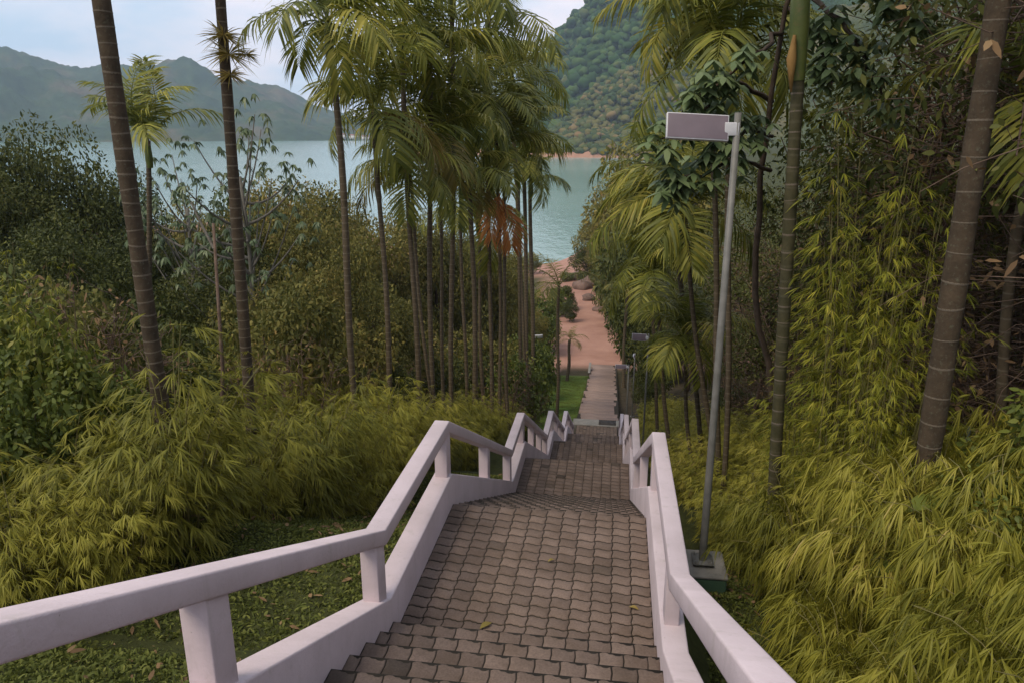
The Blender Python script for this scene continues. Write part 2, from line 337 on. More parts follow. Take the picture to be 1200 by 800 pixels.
def forest_mat(name, stops, s1, s2, bank=True):
    m, n, o = new_mat(name); g = n.nodes.new('ShaderNodeNewGeometry')
    t = noise(n, s1, 7, .62, g.outputs['Position']); r = ramp(n, stops); n.links.new(t.outputs['Fac'], r.inputs['Fac'])
    t2 = noise(n, s2, 5, .7, g.outputs['Position']); r2 = ramp(n, [(.3, (.6, .6, .6)), (.7, (1.2, 1.2, 1.2))]); n.links.new(t2.outputs['Fac'], r2.inputs['Fac'])
    c = mixc(n, 1, r.outputs['Color'], r2.outputs['Color'], 'MULTIPLY')
    if bank:
        sx = n.nodes.new('ShaderNodeSeparateXYZ'); n.links.new(g.outputs['Position'], sx.inputs[0])
        t3 = noise(n, .02, 4, .6, g.outputs['Position'])
        ad = n.nodes.new('ShaderNodeMath'); ad.operation = 'MULTIPLY_ADD'; ad.inputs[1].default_value = -9.0; n.links.new(t3.outputs['Fac'], ad.inputs[0]); n.links.new(sx.outputs['Z'], ad.inputs[2])
        mr = n.nodes.new('ShaderNodeMapRange'); mr.inputs['From Min'].default_value = -24.0; mr.inputs['From Max'].default_value = -23.0; mr.inputs['To Min'].default_value = 1; mr.inputs['To Max'].default_value = 0
        n.links.new(ad.outputs[0], mr.inputs['Value'])
        c = mixc(n, mr.outputs[0], c, (.36, .20, .135))
    principled(n, o, c, 1.0, bump(n, t2.outputs['Fac'], 1.0, 4), spec=.05); return m
def hill(name, ridge, r0, r1, r2, naz, nr, mat, rough, power=1.0, seed=0, az_pad=0):
    # ridge: list of (bearing, tan elevation at r1)
    b = np.array([q[0] for q in ridge]); e = np.array([q[1] for q in ridge])
    az = np.linspace(b[0], b[-1], naz); el = np.interp(az, b, e)
    t = np.concatenate([np.linspace(0, 1, int(nr * .75)), 1 + np.linspace(0, 1, nr - int(nr * .75) + 1)[1:]])
    R = np.where(t <= 1, r0 + (r1 - r0) * t, r1 + (r2 - r1) * (t - 1))
    A, RR = np.meshgrid(az, R); E, T = np.meshgrid(el, t)
    top = CAM[2] + E * r1
    f = np.where(T <= 1, np.clip(T, 0, 1) ** power, 1 - .75 * (T - 1) ** 1.4)
    shoreline = WATER_Z - 3
    X = RR * np.sin(A); Y = RR * np.cos(A)
    jag = (vnoise(X, Y, rough * 9, seed) - .5) * .75 + (vnoise(X, Y, rough * 3.7, seed + 1) - .5) * .42
    amp = (top - shoreline) * f
    gully = 1 + jag * np.clip(4 * f * (1.02 - np.clip(f, 0, 1)), 0, 1)
    Z = shoreline + amp * gully + (vnoise(X, Y, rough, seed + 2) - .5) * rough * .55 * np.clip(f * 12, 0, 1) + (vnoise(X, Y, rough * .45, seed + 4) - .5) * rough * .35 * np.clip(f * 12, 0, 1)
    o = link(name, grid_mesh(name, X, Y, Z, mat)); tag(o, kind='structure'); return X, Y, Z
def rl(pts): return sorted(bearing(x, y) for x, y in pts)
far_m = forest_mat('far_range_forest', [(.3, (.020, .042, .020)), (.5, (.040, .066, .026)), (.66, (.10, .085, .05))], .006, .03, False)
hill('hills_far_range', rl([(-900, 60), (-500, 40), (-200, 30), (-60, 45), (0, 55), (45, 70), (90, 79), (120, 80), (160, 86), (195, 77), (225, 80), (255, 94), (285, 97), (330, 104), (370, 125), (420, 138), (470, 134), (540, 142), (640, 138), (760, 135), (1000, 130)]), 1860, 2700, 3400, 520, 90, far_m, 20, .9, 3)
right_m = forest_mat('right_hill_forest', [(.3, (.020, .042, .014)), (.55, (.036, .066, .020)), (.75, (.062, .082, .028))], .02, .09)
HX, HY, HZ = hill('hill_beyond_the_cove', rl([(470, 160), (540, 148), (580, 135), (612, 108), (628, 90), (645, 64), (662, 42), (682, 18), (702, -4), (730, -34), (780, -70), (850, -100), (950, -120), (1150, -140), (1500, -120)]), 835, 1330, 1750, 300, 120, right_m, 11, .8, 21)
spur_m = forest_mat('spur_forest', [(.3, (.040, .058, .016)), (.5, (.070, .082, .024)), (.7, (.12, .095, .036))], .03, .12)
SX, SY, SZ = hill('hill_spur_by_the_shore', rl([(628, 172), (640, 158), (655, 140), (675, 128), (695, 112), (715, 98), (740, 84), (780, 62), (850, 40), (1000, 10), (1300, -10)]), 770, 930, 1120, 200, 70, spur_m, 9, .75, 33)

def ico_blob():
    import bmesh
    bm = bmesh.new(); bmesh.ops.create_icosphere(bm, subdivisions=2, radius=1.0)
    v = np.array([x.co[:] for x in bm.verts]); f = np.array([[q.index for q in p.verts] for p in bm.faces]); bm.free(); return v, f
BV, BF = ico_blob()
def canopy(name, X, Y, Z, n, r, mat, zmin, seed, azr):
    rg = np.random.default_rng(seed); ny, nx = X.shape
    A = np.arctan2(X, Y); ok = (A > azr[0]) & (A < azr[1]) & (Z > zmin); idx = np.flatnonzero(ok.ravel())
    pick = rg.choice(idx, n); mb = MB()
    c = np.stack([X.ravel()[pick], Y.ravel()[pick], Z.ravel()[pick]], -1) + rg.normal(0, r * .8, (n, 3)) * np.array([1, 1, .12])
    s = r * rg.uniform(.55, 1.25, n); v = BV[None] * s[:, None, None] * np.array([1, 1, .85])
    v = v * (1 + rg.uniform(-.28, .28, (n, len(BV), 1))) + c[:, None]
    f = (np.arange(n)[:, None, None] * len(BV) + BF[None]).reshape(-1, 3)
    mb.add(v.reshape(-1, 3), [f]); o = mb.build(name, mat, smooth=False); tag(o, kind='stuff'); return o
c_r = foliage('hill_canopy', [(0, (.016, .038, .012)), (.5, (.036, .075, .020)), (.9, (.064, .10, .028)), (1, (.09, .10, .036))], .0, .9, .1, 0)
c_s = foliage('spur_canopy', [(0, (.026, .048, .014)), (.5, (.066, .080, .022)), (.9, (.12, .105, .034)), (1, (.17, .11, .05))], .0, .9, .1, 0)
tag(canopy('hill_forest', HX, HY, HZ, 4200, 7.0, c_r, -19, 5, (bearing(560, 100)[0], bearing(840, 100)[0])), 'dense bluish green forest covering the steep hill across the water', 'forest')
tag(canopy('shore_forest', SX, SY, SZ, 2600, 4.6, c_s, -19.5, 6, (bearing(600, 100)[0], bearing(840, 100)[0])), 'yellowish green woodland on the low spur above the bare bank', 'forest')
# ------------------------------------------------------------------ stairs and landings
NCOL = 12
def paver_outline(w, d):
    # interlocking outline, repeats across columns and rows
    hx, hy = .008, .015
    def fx(t): return hy * np.interp(t, [0, .12, .3, .42, .58, .7, .88, 1], [0, 1, 1, -.0, -.0, -1, -1, 0])
    def fy(t): return hx * np.interp(t, [0, .2, .5, .8, 1], [0, -1, 0, 1, 0])
    ts = [0, .12, .3, .42, .58, .7, .88]; us = [0, .2, .5, .8]; p = []
    for t in ts: p.append((-w / 2 + w * t, -d / 2 + fx(t)))
    for u in us: p.append((w / 2 + fy(u), -d / 2 + d * u))
    for t in ts: p.append((w / 2 - w * t, d / 2 + fx(1 - t)))
    for u in us: p.append((-w / 2 + fy(1 - u), d / 2 - d * u))
    return np.array(p)
def paver_geo(w, d, gap=.010, th=.06):
    o = paver_outline(w, d); sc = np.array([(w - gap) / w, (d - gap * 2.1) / d]); o = o * sc
    top = o * np.array([(w - .014) / w, (d - .018) / d]); n = len(o)
    v = np.concatenate([np.c_[o, np.full(n, -th)], np.c_[o, np.full(n, -.005)], np.c_[top, np.zeros(n)]])
    i = np.arange(n); k = (i + 1) % n
    q = np.concatenate([np.stack([i, k, k + n, i + n], -1), np.stack([i + n, k + n, k + 2 * n, i + 2 * n], -1)])
    return v, q, (np.arange(n) + 2 * n)[None]
def paver_mesh(w, d, **k):
    v, q, t = paver_geo(w, d, **k); return MB().add(v, [q, t]).mesh('paver', M['paver'])
pw = (XR - XL) / NCOL
def lay(parent, mesh, geo, x, y, z, near, acc):
    jz = random.uniform(-.002, .001); a = random.gauss(0, .005)
    if near:
        o = link('paver', mesh, parent); o.location = (x, y, z + jz); o.rotation_euler = (random.gauss(0, .004), random.gauss(0, .004), a)
    else:
        v, q, t = geo; acc.add(v + np.array([x, y, z + jz]), [q, t])
def make_landing(y0, z, y1, near, name='landing'):
    base = MB().box(XL - .02, XR + .02, y0 + .02, y1, z - .9, z - .009).build(name, M['joint']); tag(base, kind='structure')
    nrow = max(1, int(round((y1 - y0) / .157))); d = (y1 - y0) / nrow
    me = paver_mesh(pw, d) if near else None; geo = None if near else paver_geo(pw, d); acc = MB()
    for r in range(nrow):
        for c in range(NCOL):
            lay(base, me, geo, XL + (c + .5) * pw, y0 + (r + .5) * d, z, near, acc)
    if not near:
        o = acc.build('paver', M['paver_far'], base); o['kind'] = 'stuff'
def make_flight(y0, z0, y1, z1, near):
    n = int(round((z0 - z1) / .163)); r = (z0 - z1) / n; t = (y1 - y0) / (n - 1)
    core = MB()
    for i in range(n - 1): core.box(XL - .02, XR + .02, y0 + i * t + .012, y0 + (i + 1) * t + .010, z0 - (i + 1) * r - .9, z0 - (i + 1) * r - .010)
    # riser faces under each nosing come from the deep pavers above
    base = core.build('stair_flight', M['joint']); tag(base, kind='structure')
    me = paver_mesh(pw, t - .006, th=.06) if near else None; geo = None if near else paver_geo(pw, t - .006, th=.06); acc = MB()
    for i in range(n - 1):
        z = z0 - (i + 1) * r
        for c in range(NCOL + (i % 2)):
            x = XL + (c + .5 - .5 * (i % 2)) * pw
            if x < XL + .01 or x > XR - .01:
                xx = XL + pw * .25 if x < XL + .01 else XR - pw * .25
                if near:
                    o = link('paver', me, base); o.location = (xx, y0 + (i + .5) * t, z - .001); o.scale = (.5, 1, 1)
                else: acc.add(geo[0] * np.array([.5, 1, 1]) + np.array([xx, y0 + (i + .5) * t, z]), [geo[1], geo[2]])
                continue
            lay(base, me, geo, x, y0 + (i + .5) * t, z, near, acc)
    if not near:
        o = acc.build('paver', M['paver_far'], base); o['kind'] = 'stuff'
for i, (y0, z, y1) in enumerate(LAND): make_landing(y0, z, y1, i in (1, 2, 3))
for i in range(5): make_flight(LAND[i][2], LAND[i][1], LAND[i + 1][0], LAND[i + 1][1], i in (0, 1, 2))

# balustrades: low wall, handrail and posts
BR = []                                # floor break points
for (y0, z, y1) in LAND: BR += [(y0, z), (y1, z)]
BR = BR[:-1]
def floor_line(y): return float(np.interp(y, [b[0] for b in BR], [b[1] for b in BR]))
import bmesh
def bevelled(mb, name, mat, parent, w=.012):
    me = mb.mesh(name, mat); bm = bmesh.new(); bm.from_mesh(me); bmesh.ops.remove_doubles(bm, verts=bm.verts, dist=1e-4)
    ed = [e for e in bm.edges if len(e.link_faces) == 2 and e.calc_face_angle() > .6]
    bmesh.ops.bevel(bm, geom=ed, offset=w, segments=2, profile=.6, affect='EDGES'); bm.normal_update(); bm.to_mesh(me); bm.free()
    return link(name, me, parent)
def extrude_profile(pts, zt, zb, x0, x1):
    n = len(pts); mb = MB(); v = []
    for (y, _), a, b in zip(pts, zt, zb): v += [(x0, y, b), (x1, y, b), (x1, y, a), (x0, y, a)]
    q = []
    for i in range(n - 1):
        s, e = 4 * i, 4 * i + 4
        for k in range(4): q.append((s + k, s + (k + 1) % 4, e + (k + 1) % 4, e + k))
    q += [(3, 2, 1, 0), (4 * n - 4, 4 * n - 3, 4 * n - 2, 4 * n - 1)]
    mb.add(v, [q]); return mb
def balustrade(x0, x1, rx0, rx1, label, near=2.95):
    cx = (x0 + x1) / 2; BL = [((4.95, .15) if (b == (5.5, 0.0) and near < 2.5) else b) for b in BR]
    def floor_line(y): return float(np.interp(y, [b[0] for b in BL], [b[1] for b in BL]))
    root = empty('balustrade', (cx, 1.0, floor_line(1.0) - .5)); tag(root, label, 'balustrade', 'white balustrades lining the stairs')
    inv = Matrix.Translation(-Vector(root.location))
    def put(mb, name, w=.012):
        for v in mb.v: v -= np.array(root.location)
        return bevelled(mb, name, M['paint'], root, w)
    z = [b[1] for b in BL]
    put(extrude_profile(BL, [q + .40 for q in z], [q - .75 for q in z], x0, x1), 'low_wall', .015)
    put(extrude_profile(BL, [q + 1.08 for q in z], [q + .93 for q in z], rx0, rx1), 'handrail', .014)
    ys = [-2.2, .15]
    for i in range(1, len(LAND)):
        y0, _, y1 = LAND[i]; pe = LAND[i - 1][2]
        nmid = [1, 1, 2, 2, 2][i - 1]
        if i > 1: ys += [pe + .12 + (y0 - pe - .1) * (k + 1) / (nmid + 1) for k in range(nmid)]
        else: ys += [near]
        ys += [y0 - .12]
        if i < len(LAND) - 1: ys += [y1 - .02]
    for y in ys:
        a, b = y - .10, y + .10
        pts = [(a, 0), (b, 0)]
        put(extrude_profile(pts, [floor_line(a) + .95, floor_line(b) + .95], [floor_line(a) + .38, floor_line(b) + .38], rx0 + .015, rx1 - .015), 'post', .01)
    return root
balustrade(XL - .22, XL, XL - .20, XL - .02, 'white painted concrete balustrade between the paved stairs and the grass verge')
balustrade(XR, XR + .20, XR + .015, XR + .165, 'white painted concrete balustrade running past the foot of the tall lamp post', 2.0)

# foot of the stairs: drain channel and slab path down to the beach
dz = LAND[-1][1] - .02
dr = empty('drain_channel', (-.7, 40.6, dz - .1)); tag(dr, 'pale concrete drain channel with dark iron grate across the foot of stairs', 'drain')
def rel(mb, root):
    for v in mb.v: v -= np.array(root.location)
    return mb
bevelled(rel(MB().box(XL - .25, XR + .2, 40.32, 41.25, dz - .5, dz + .05), dr), 'concrete_channel', M['concrete'], dr, .02)
gr = MB()
for k in range(9): gr.box(-.55 + k * .105, -.55 + k * .105 + .06, 40.5, 41.1, dz + .055, dz + .075)
gr.box(-.6, .4, 40.44, 40.5, dz + .052, dz + .078); gr.box(-.6, .4, 41.1, 41.16, dz + .052, dz + .078); gr.box(-.6, .4, 40.5, 41.1, dz + .046, dz + .054)
rel(gr, dr).build('grate', M['iron'], dr)
def path_z(y): return np.interp(y, [41.25, 74], [dz - .12, -19.3])
pth = MB(); ys = np.linspace(41.2, 74.5, 60)
pth.add(np.concatenate([np.stack([np.full(60, x), ys, path_z(ys) - zz], -1) for x, zz in ((XL - .1, .03), (XR + .1, .03))]), [[(i, 60 + i, 61 + i, i + 1) for i in range(59)]])
po = pth.build('path', M['joint']); tag(po, kind='structure')
slab_me = []
for k in range(4):
    me = MB().box(-1.13, 1.13, -.45, .45, -.14, 0).mesh('step_slab', M['slab']); bm = bmesh.new(); bm.from_mesh(me)
    bmesh.ops.bevel(bm, geom=bm.edges[:], offset=.02, segments=1, affect='EDGES')
    for v in bm.verts: v.co += Vector((random.gauss(0, .012), random.gauss(0, .01), random.gauss(0, .004)))
    bm.to_mesh(me); bm.free(); slab_me.append(me)
y = 41.9; k = 0
while y < 74.2:
    o = link('step_slab', slab_me[k % 4], po); o.location = ((XL + XR) / 2 + random.uniform(-.16, .16) - .004 * (y - 41), y, float(path_z(y)) + .035)
    o.rotation_euler = (0, random.gauss(0, .006), random.gauss(0, .012)); y += 1.28; k += 1
def edging_wall():
    b = MB().box(-.08, .08, -1.6, 1.6, -.4, .55)
    r = empty('garden_wall', (-2.05, 68.5, gz(-2.05, 68.5))); tag(r, 'low dark garden wall at the beach end of the bright lawn', 'wall')
    bevelled(b, 'wall_body', M['bark'], r, .02); bevelled(MB().box(-.11, .11, -1.64, 1.64, .55, .6), 'coping', M['concrete'], r, .01)
edging_wall()

# ------------------------------------------------------------------ lamp posts
def make_lamp():
    root = empty('lamp_post')
    p = MB().tube([(0, 0, 0), (0, 0, 2.2), (0, 0, 5.42)], [.048, .043, .036], 14); kid(root, p.build('pole', M['steel'], root, True))
    f = MB().box(-.13, .13, -.13, .13, .0, .016); kid(root, f.build('base_plate', M['steel'], root))
    for sx in (-1, 1):
        for sy in (-1, 1):
            b = MB().tube([(sx * .1, sy * .1, .0), (sx * .1, sy * .1, .045)], .014, 6); kid(root, b.build('anchor_bolt', M['steel'], root))
    br = MB().box(-.13, .02, -.035, .035, 5.18, 5.32); kid(root, bevelled(br, 'bracket', M['frame'], root, .008))
    hb = bevelled(MB().box(-.335, .335, -.025, .025, -.145, .145), 'lamp_head', M['frame'], root, .01); kid(root, hb)
    hb.location = (-.42, -.02, 5.27); hb.rotation_euler = (RAD(-22), RAD(3), RAD(6))
    pn = bevelled(MB().box(-.322, .322, -.029, -.0255, -.132, .132), 'solar_panel', M['panel'], hb, .001); kid(hb, pn)
    ln = bevelled(MB().box(-.25, .25, .0255, .035, -.08, .08), 'lamp_lens', M['lens'], hb, .003); kid(hb, ln)
    return root
lamp = make_lamp()
lamp.location = (1.24, 8.55, -.86); tag(lamp, 'tall grey lamp post with flat panel head on a green concrete block', 'lamp post', 'solar lamp posts along the stairs')
bk = empty('concrete_block', (1.24, 8.55, -1.6)); tag(bk, 'green concrete block carrying the tall lamp post', 'concrete block')
bevelled(MB().box(-.27, .27, -.30, .30, -.3, .66), 'block', M['green_paint'], bk, .02)
bevelled(MB().box(-.285, .285, -.31, .31, .66, .70), 'cap', M['concrete'], bk, .015)
for (X, Y, h, lab, rz) in [(1.65, 33.5, 1.16, 'lamp post rising from the hedge near the drain channel', 0), (.98, 40.6, .8, 'short lamp post standing beside the iron grate', 0),
                       (1.5, 47.0, .82, 'lamp post beside the slab path, between drain and sand', RAD(80)), (-5.6, 50.0, .98, 'lamp post on the far side of the bright lawn strip', RAD(180))]:
    c = copy_tree(lamp); c.location = (X, Y, gz(X, Y) + .02); c.scale = (1, 1, h); c.rotation_euler = (0, 0, rz); tag(c, 'slim grey ' + lab)
def street_lamp(X, Y, top):
    z = gz(X, Y); r = empty('street_lamp', (X, Y, z)); h = top - z
    tag(r, 'grey street lamp with two curved arms standing among the trees by the shore', 'street lamp')
    MB().tube([(0, 0, 0), (0, 0, h * .6), (0, 0, h)], [.12, .1, .07], 10).build('pole', M['steel'], r, True)
    for s in (-1, 1):
        a = np.linspace(0, 1, 8); pts = np.stack([s * 1.9 * a, 0 * a, h - .8 + 1.1 * np.sin(a * 1.35)], -1)
        MB().tube(pts, .045, 8).build('arm', M['steel'], r, True)
        hd = MB().tube([(s * 1.75, 0, h + .24), (s * 2.1, 0, h + .33), (s * 2.55, 0, h + .30), (s * 2.7, 0, h + .25)], [.06, .13, .12, .04], 10); hd.build('lamp_head', M['lens'], r, True)
pp = at(293, 296, 62); street_lamp(pp[0], pp[1], pp[2])

# ------------------------------------------------------------------ planting: shared foliage meshes
Z3 = np.array([0, 0, 1.0])
def rdir(n, rg, zlo=-1, zhi=1):
    a = rg.uniform(0, 2 * math.pi, n); z = rg.uniform(zlo, zhi, n); r = np.sqrt(np.clip(1 - z * z, 0, 1))
    return np.stack([r * np.cos(a), r * np.sin(a), z], -1)
def sprays(mb, C0, Dr, rg, nl, L, Wd, droop, spread=.55):
    # a fan of narrow leaves at every spray point
    n = len(C0); P = np.repeat(C0, nl, 0); D = np.repeat(unit(Dr), nl, 0)
    S = unit(np.cross(D, Z3) + 1e-6); a = np.tile(np.linspace(-1, 1, nl), n) * spread + rg.normal(0, .16, n * nl)
    D2 = D * np.cos(a)[:, None] + S * np.sin(a)[:, None] + rg.normal(0, .14, (n * nl, 3))
    P = P + D * rg.uniform(0, .05, n * nl)[:, None]
    U = unit(Z3 + rg.normal(0, .35, (n * nl, 3)))
    l = L * rg.uniform(.6, 1.15, n * nl)
    mb.leaves(P, unit(D2), U, l, Wd * rg.uniform(.7, 1.2, n * nl), droop * rg.uniform(.5, 1.5, n * nl))
def bamboo_geo(seed, h=1.9, rad=.75, culms=16, per=17, L=.27, Wd=.021, nl=7, upright=.0, hang=.25, drop=.22, lo=.18):
    rg = np.random.default_rng(seed); st = MB(); lf = MB()
    for c in range(culms):
        a = rg.uniform(0, 2 * math.pi); rr = rad * math.sqrt(rg.uniform(.02, 1)); hh = h * rg.uniform(.6, 1.0) * (1 - .25 * (rr / rad) ** 2)
        b = np.array([math.cos(a), math.sin(a), 0]); t = np.linspace(0, 1, 8)
        base = b * rr * .3
        pts = base + b * (rr * (1 - upright) * t ** 1.8)[:, None] + Z3 * (hh * (t - drop * (1 - upright) * t ** 3))[:, None]
        st.tube(pts, np.linspace(.009, .003, 8), 4, False)
        tt = rg.uniform(lo, 1.0, per) ** .8; k = np.stack([np.interp(tt, t, pts[:, i]) for i in range(3)], -1)
        d = unit(rdir(per, rg, -.75, .35) + b * .55)
        e = k + d * rg.uniform(.08, .30, per)[:, None] * np.array([1, 1, .6])
        sprays(lf, e, unit(d * np.array([1, 1, .4]) - Z3 * rg.uniform(hang * .4, hang * 3.2, per)[:, None]), rg, nl, L, Wd, .2 + hang)
    return st, lf
def shrub_from(name, geo_pairs, label, cat, group, leafmat, stemmat, stem_name='stem'):
    out_ = []
    for st, lf in geo_pairs:
        r = empty(name); tag(r, label, cat, group)
        if st is not None: kid(r, st.build(stem_name, stemmat, r))
        f = lf.build('foliage', leafmat, r); f['kind'] = 'stuff'; kid(r, f); out_.append(r)
    return out_
USED = set()
def place(proto, loc, rz=None, sc=1.0, label=None, group=None, tilt=(0, 0)):
    o = proto if proto.name not in USED else copy_tree(proto)
    USED.add(proto.name)
    o.location = loc; o.rotation_euler = (tilt[0], tilt[1], random.uniform(0, 6.28) if rz is None else rz)
    o.scale = (sc, sc, sc) if not isinstance(sc, tuple) else sc
    if label: o['label'] = label
    if group: o['group'] = group
    return o
bam = shrub_from('bamboo_shrub', [bamboo_geo(100 + k, h=[2.5, 2.1, 2.8, 2.3][k], rad=[.62, .7, .6, .55][k], culms=20, per=34, L=.165, Wd=.0125, nl=8, hang=.16, drop=.16, lo=.06) for k in range(4)], 'x', 'bamboo', 'x', M['bamboo'], M['stem'])
bam_big = shrub_from('bamboo_shrub', [bamboo_geo(140 + k, h=[2.3, 2.6, 2.1][k], rad=.8, culms=21, per=38, L=.225, Wd=.0110, nl=8, hang=.48, drop=.34, lo=.08) for k in range(3)], 'x', 'bamboo', 'x', M['bamboo'], M['stem'])
bam_tall = shrub_from('tall_bamboo', [bamboo_geo(170 + k, h=[5.6, 4.8][k], rad=.75, culms=9, per=44, L=.145, Wd=.0095, nl=7, upright=.5, lo=.05, hang=.14) for k in range(2)], 'x', 'bamboo', 'x', M['bamboo_green'], M['stem'])
LABL = 'golden leaved bamboo shrub in the hedge along the grass verge'; GRL = 'bamboo hedge along the grass verge'
LABR = 'golden leaved bamboo shrub in the hedge on the lamp post side of stairs'; GRR = 'bamboo hedge on the lamp post side'
def beside(Y):
    for lim, w in ((5.5, 'beside the upper flight'), (8.0, 'beside the first landing'), (13.4, 'beside the second flight'), (15.4, 'beside the second landing'), (21.4, 'beside the third flight'), (23.5, 'beside the third landing'), (29.6, 'beside the fourth flight'), (99, 'near the foot of the stairs')):
        if Y < lim: return w
SIZEW = lambda q, a, b: 'low ' if q < a else ('tall ' if q > b else '')
# hedge along the verge
y = 7.2; i = 0
while y < 36:
    for row in range(2):
        if row == 1 and random.random() < .3: continue
        X = -4.8 - row * 1.05 + random.uniform(-.25, .25); Y = y + row * .45 + random.uniform(-.2, .2)
        place(random.choice(bam), (X, Y, gz(X, Y) - .05), sc=(q := random.uniform(1.0, 1.45)), label=SIZEW(q, 1.1, 1.27) + 'golden bamboo shrub, %s, verge hedge, %s' % (('front row', 'back row')[row], beside(Y)), group=GRL)
    y += 1.5 if y < 18 else 1.35
for (X, Y, s) in [(-4.95, 6.15, .8), (-5.5, 5.5, .85), (-6.1, 6.1, .95), (-6.6, 5.2, .9), (-7.2, 6.2, 1.0), (-5.7, 7.3, 1.05), (-6.6, 7.5, 1.1), (-7.5, 7.9, 1.05), (-8.4, 8.2, 1.1), (-6.2, 8.5, 1.2), (-7.3, 8.9, 1.2), (-8.6, 9.5, 1.2), (-9.6, 9.0, 1.1)]:
    place(random.choice(bam), (X, Y, gz(X, Y) - .05), sc=s, label=SIZEW(s, .97, 1.15) + ('golden bamboo shrub on the lawn corner of the verge hedge' if Y < 6.5 else 'golden bamboo shrub where the verge hedge turns away, ' + ('inner end' if X > -7 else 'outer end')), group=GRL)
# hedge on the lamp side, up the bank
y = 3.9
while y < 45:
    for row, X0 in enumerate([2.35, 3.2, 4.1, 5.0] if y < 16 else [2.3, 3.3, 4.4]):
        X = X0 + random.uniform(-.18, .18) + (0.0 if y > 9.8 or y < 7.6 else .1); Y = y + random.uniform(-.25, .25) + .3 * (row % 2)
        big = Y < 8.5
        place(random.choice(bam_big if big else bam), (X, Y, gz(X, Y) - .08), sc=(q := random.uniform(.82, 1.05) if row == 0 else random.uniform(.9, 1.15)), label=SIZEW(q, .92, 1.05) + 'golden bamboo shrub, %s, lamp side hedge, %s' % (('front row', 'second row', 'third row', 'back row')[row], beside(Y)), group=GRR)
    y += 1.05 if y < 18 else 1.3
for (X, Y, s) in [(2.85, 9.3, 1.15), (3.3, 10.4, 1.35), (3.0, 8.5, .85), (3.55, 9.2, 1.1), (2.75, 10.8, 1.05), (3.7, 11.5, 1.3), (3.2, 9.8, 1.5), (3.9, 10.2, 1.2)]:
    place(random.choice(bam_tall), (X, Y, gz(X, Y)), sc=s, label={0: 'slim ', 1: '', 2: 'very tall '}[(s > 1.0) + (s > 1.25)] + 'loose green bamboo above the hedge behind the lamp post, ' + beside(Y), group='tall bamboo behind the lamp post')
for (X, Y, s) in [(-7.2, 8.3, .85), (-8.2, 8.6, .95), (-9.2, 9.6, 1.0), (-7.4, 13.2, .9), (-7.9, 14.5, .8), (-8.0, 16.5, .8), (-10.2, 10.4, 1.1)]:
    place(random.choice(bam_tall), (X, Y, gz(X, Y)), sc=s, label='tall loose green bamboo growing behind the hedge on the verge side', group='tall bamboo behind the verge hedge')

for (X, Y, q) in [(-6.9, 15.2, 1.35), (-7.9, 16.4, 1.45), (-6.6, 17.2, 1.3)]:
    place(random.choice(bam), (X, Y, gz(X, Y)), None, q, 'rounded yellowish bamboo clump behind the second stout palm trunk', 'bamboo clump behind the palms')
# lawn grass on the verges
def grass_patch(name, n, x0, x1, y0, y1, seed, label, Lb=.085):
    rg = np.random.default_rng(seed); X = rg.uniform(x0, x1, n); Y = rg.uniform(y0, y1, n)
    keep = vnoise(X, Y, .5, seed) > rg.uniform(-.2, .75, n); X, Y = X[keep], Y[keep]; m_ = len(X)
    P = np.stack([X, Y, ground_z(X, Y) - .005], -1); D = unit(rdir(m_, rg, .15, 1) + Z3 * .4)
    mb = MB(); mb.leaves(P, D, rdir(m_, rg, -.2, .2), Lb * rg.uniform(.5, 1.5, m_), .020 * rg.uniform(.5, 1.6, m_), .5)
    tag(mb.build(name, M['grass']), label, 'grass', kind='stuff')
grass_patch('grass', 150000, -7.5, -2.12, 2.0, 17, 4, 'short green lawn grass on the verge between balustrade and hedge')
grass_patch('grass', 26000, .75, 2.4, 3.0, 11, 5, 'short green grass below the balustrade on the lamp post side')
grass_patch('grass', 60000, -5.3, -1.95, 41.2, 66, 6, 'bright lawn strip beside the slab path', .06)

def litter(name, n, x0, x1, y0, y1, seed, label):
    rg = np.random.default_rng(seed); X = rg.uniform(x0, x1, n); Y = rg.uniform(y0, y1, n); P = np.stack([X, Y, ground_z(X, Y) + .045], -1)
    mb = MB(); mb.leaves(P, rdir(n, rg, -.15, .3), unit(Z3 + rg.normal(0, .4, (n, 3))), .10 * rg.uniform(.5, 1.6, n), .035 * rg.uniform(.6, 1.4, n), .2)
    tag(mb.build(name, M['dry_leaf']), label, 'leaf litter', kind='stuff')
litter('leaf_litter', 900, -7.5, -2.15, 2.5, 16, 8, 'scattered dry brown leaves lying on the verge lawn')
litter('leaf_litter', 500, .8, 3.0, 3.5, 12, 9, 'scattered dry brown leaves below the hedge on the lamp post side')
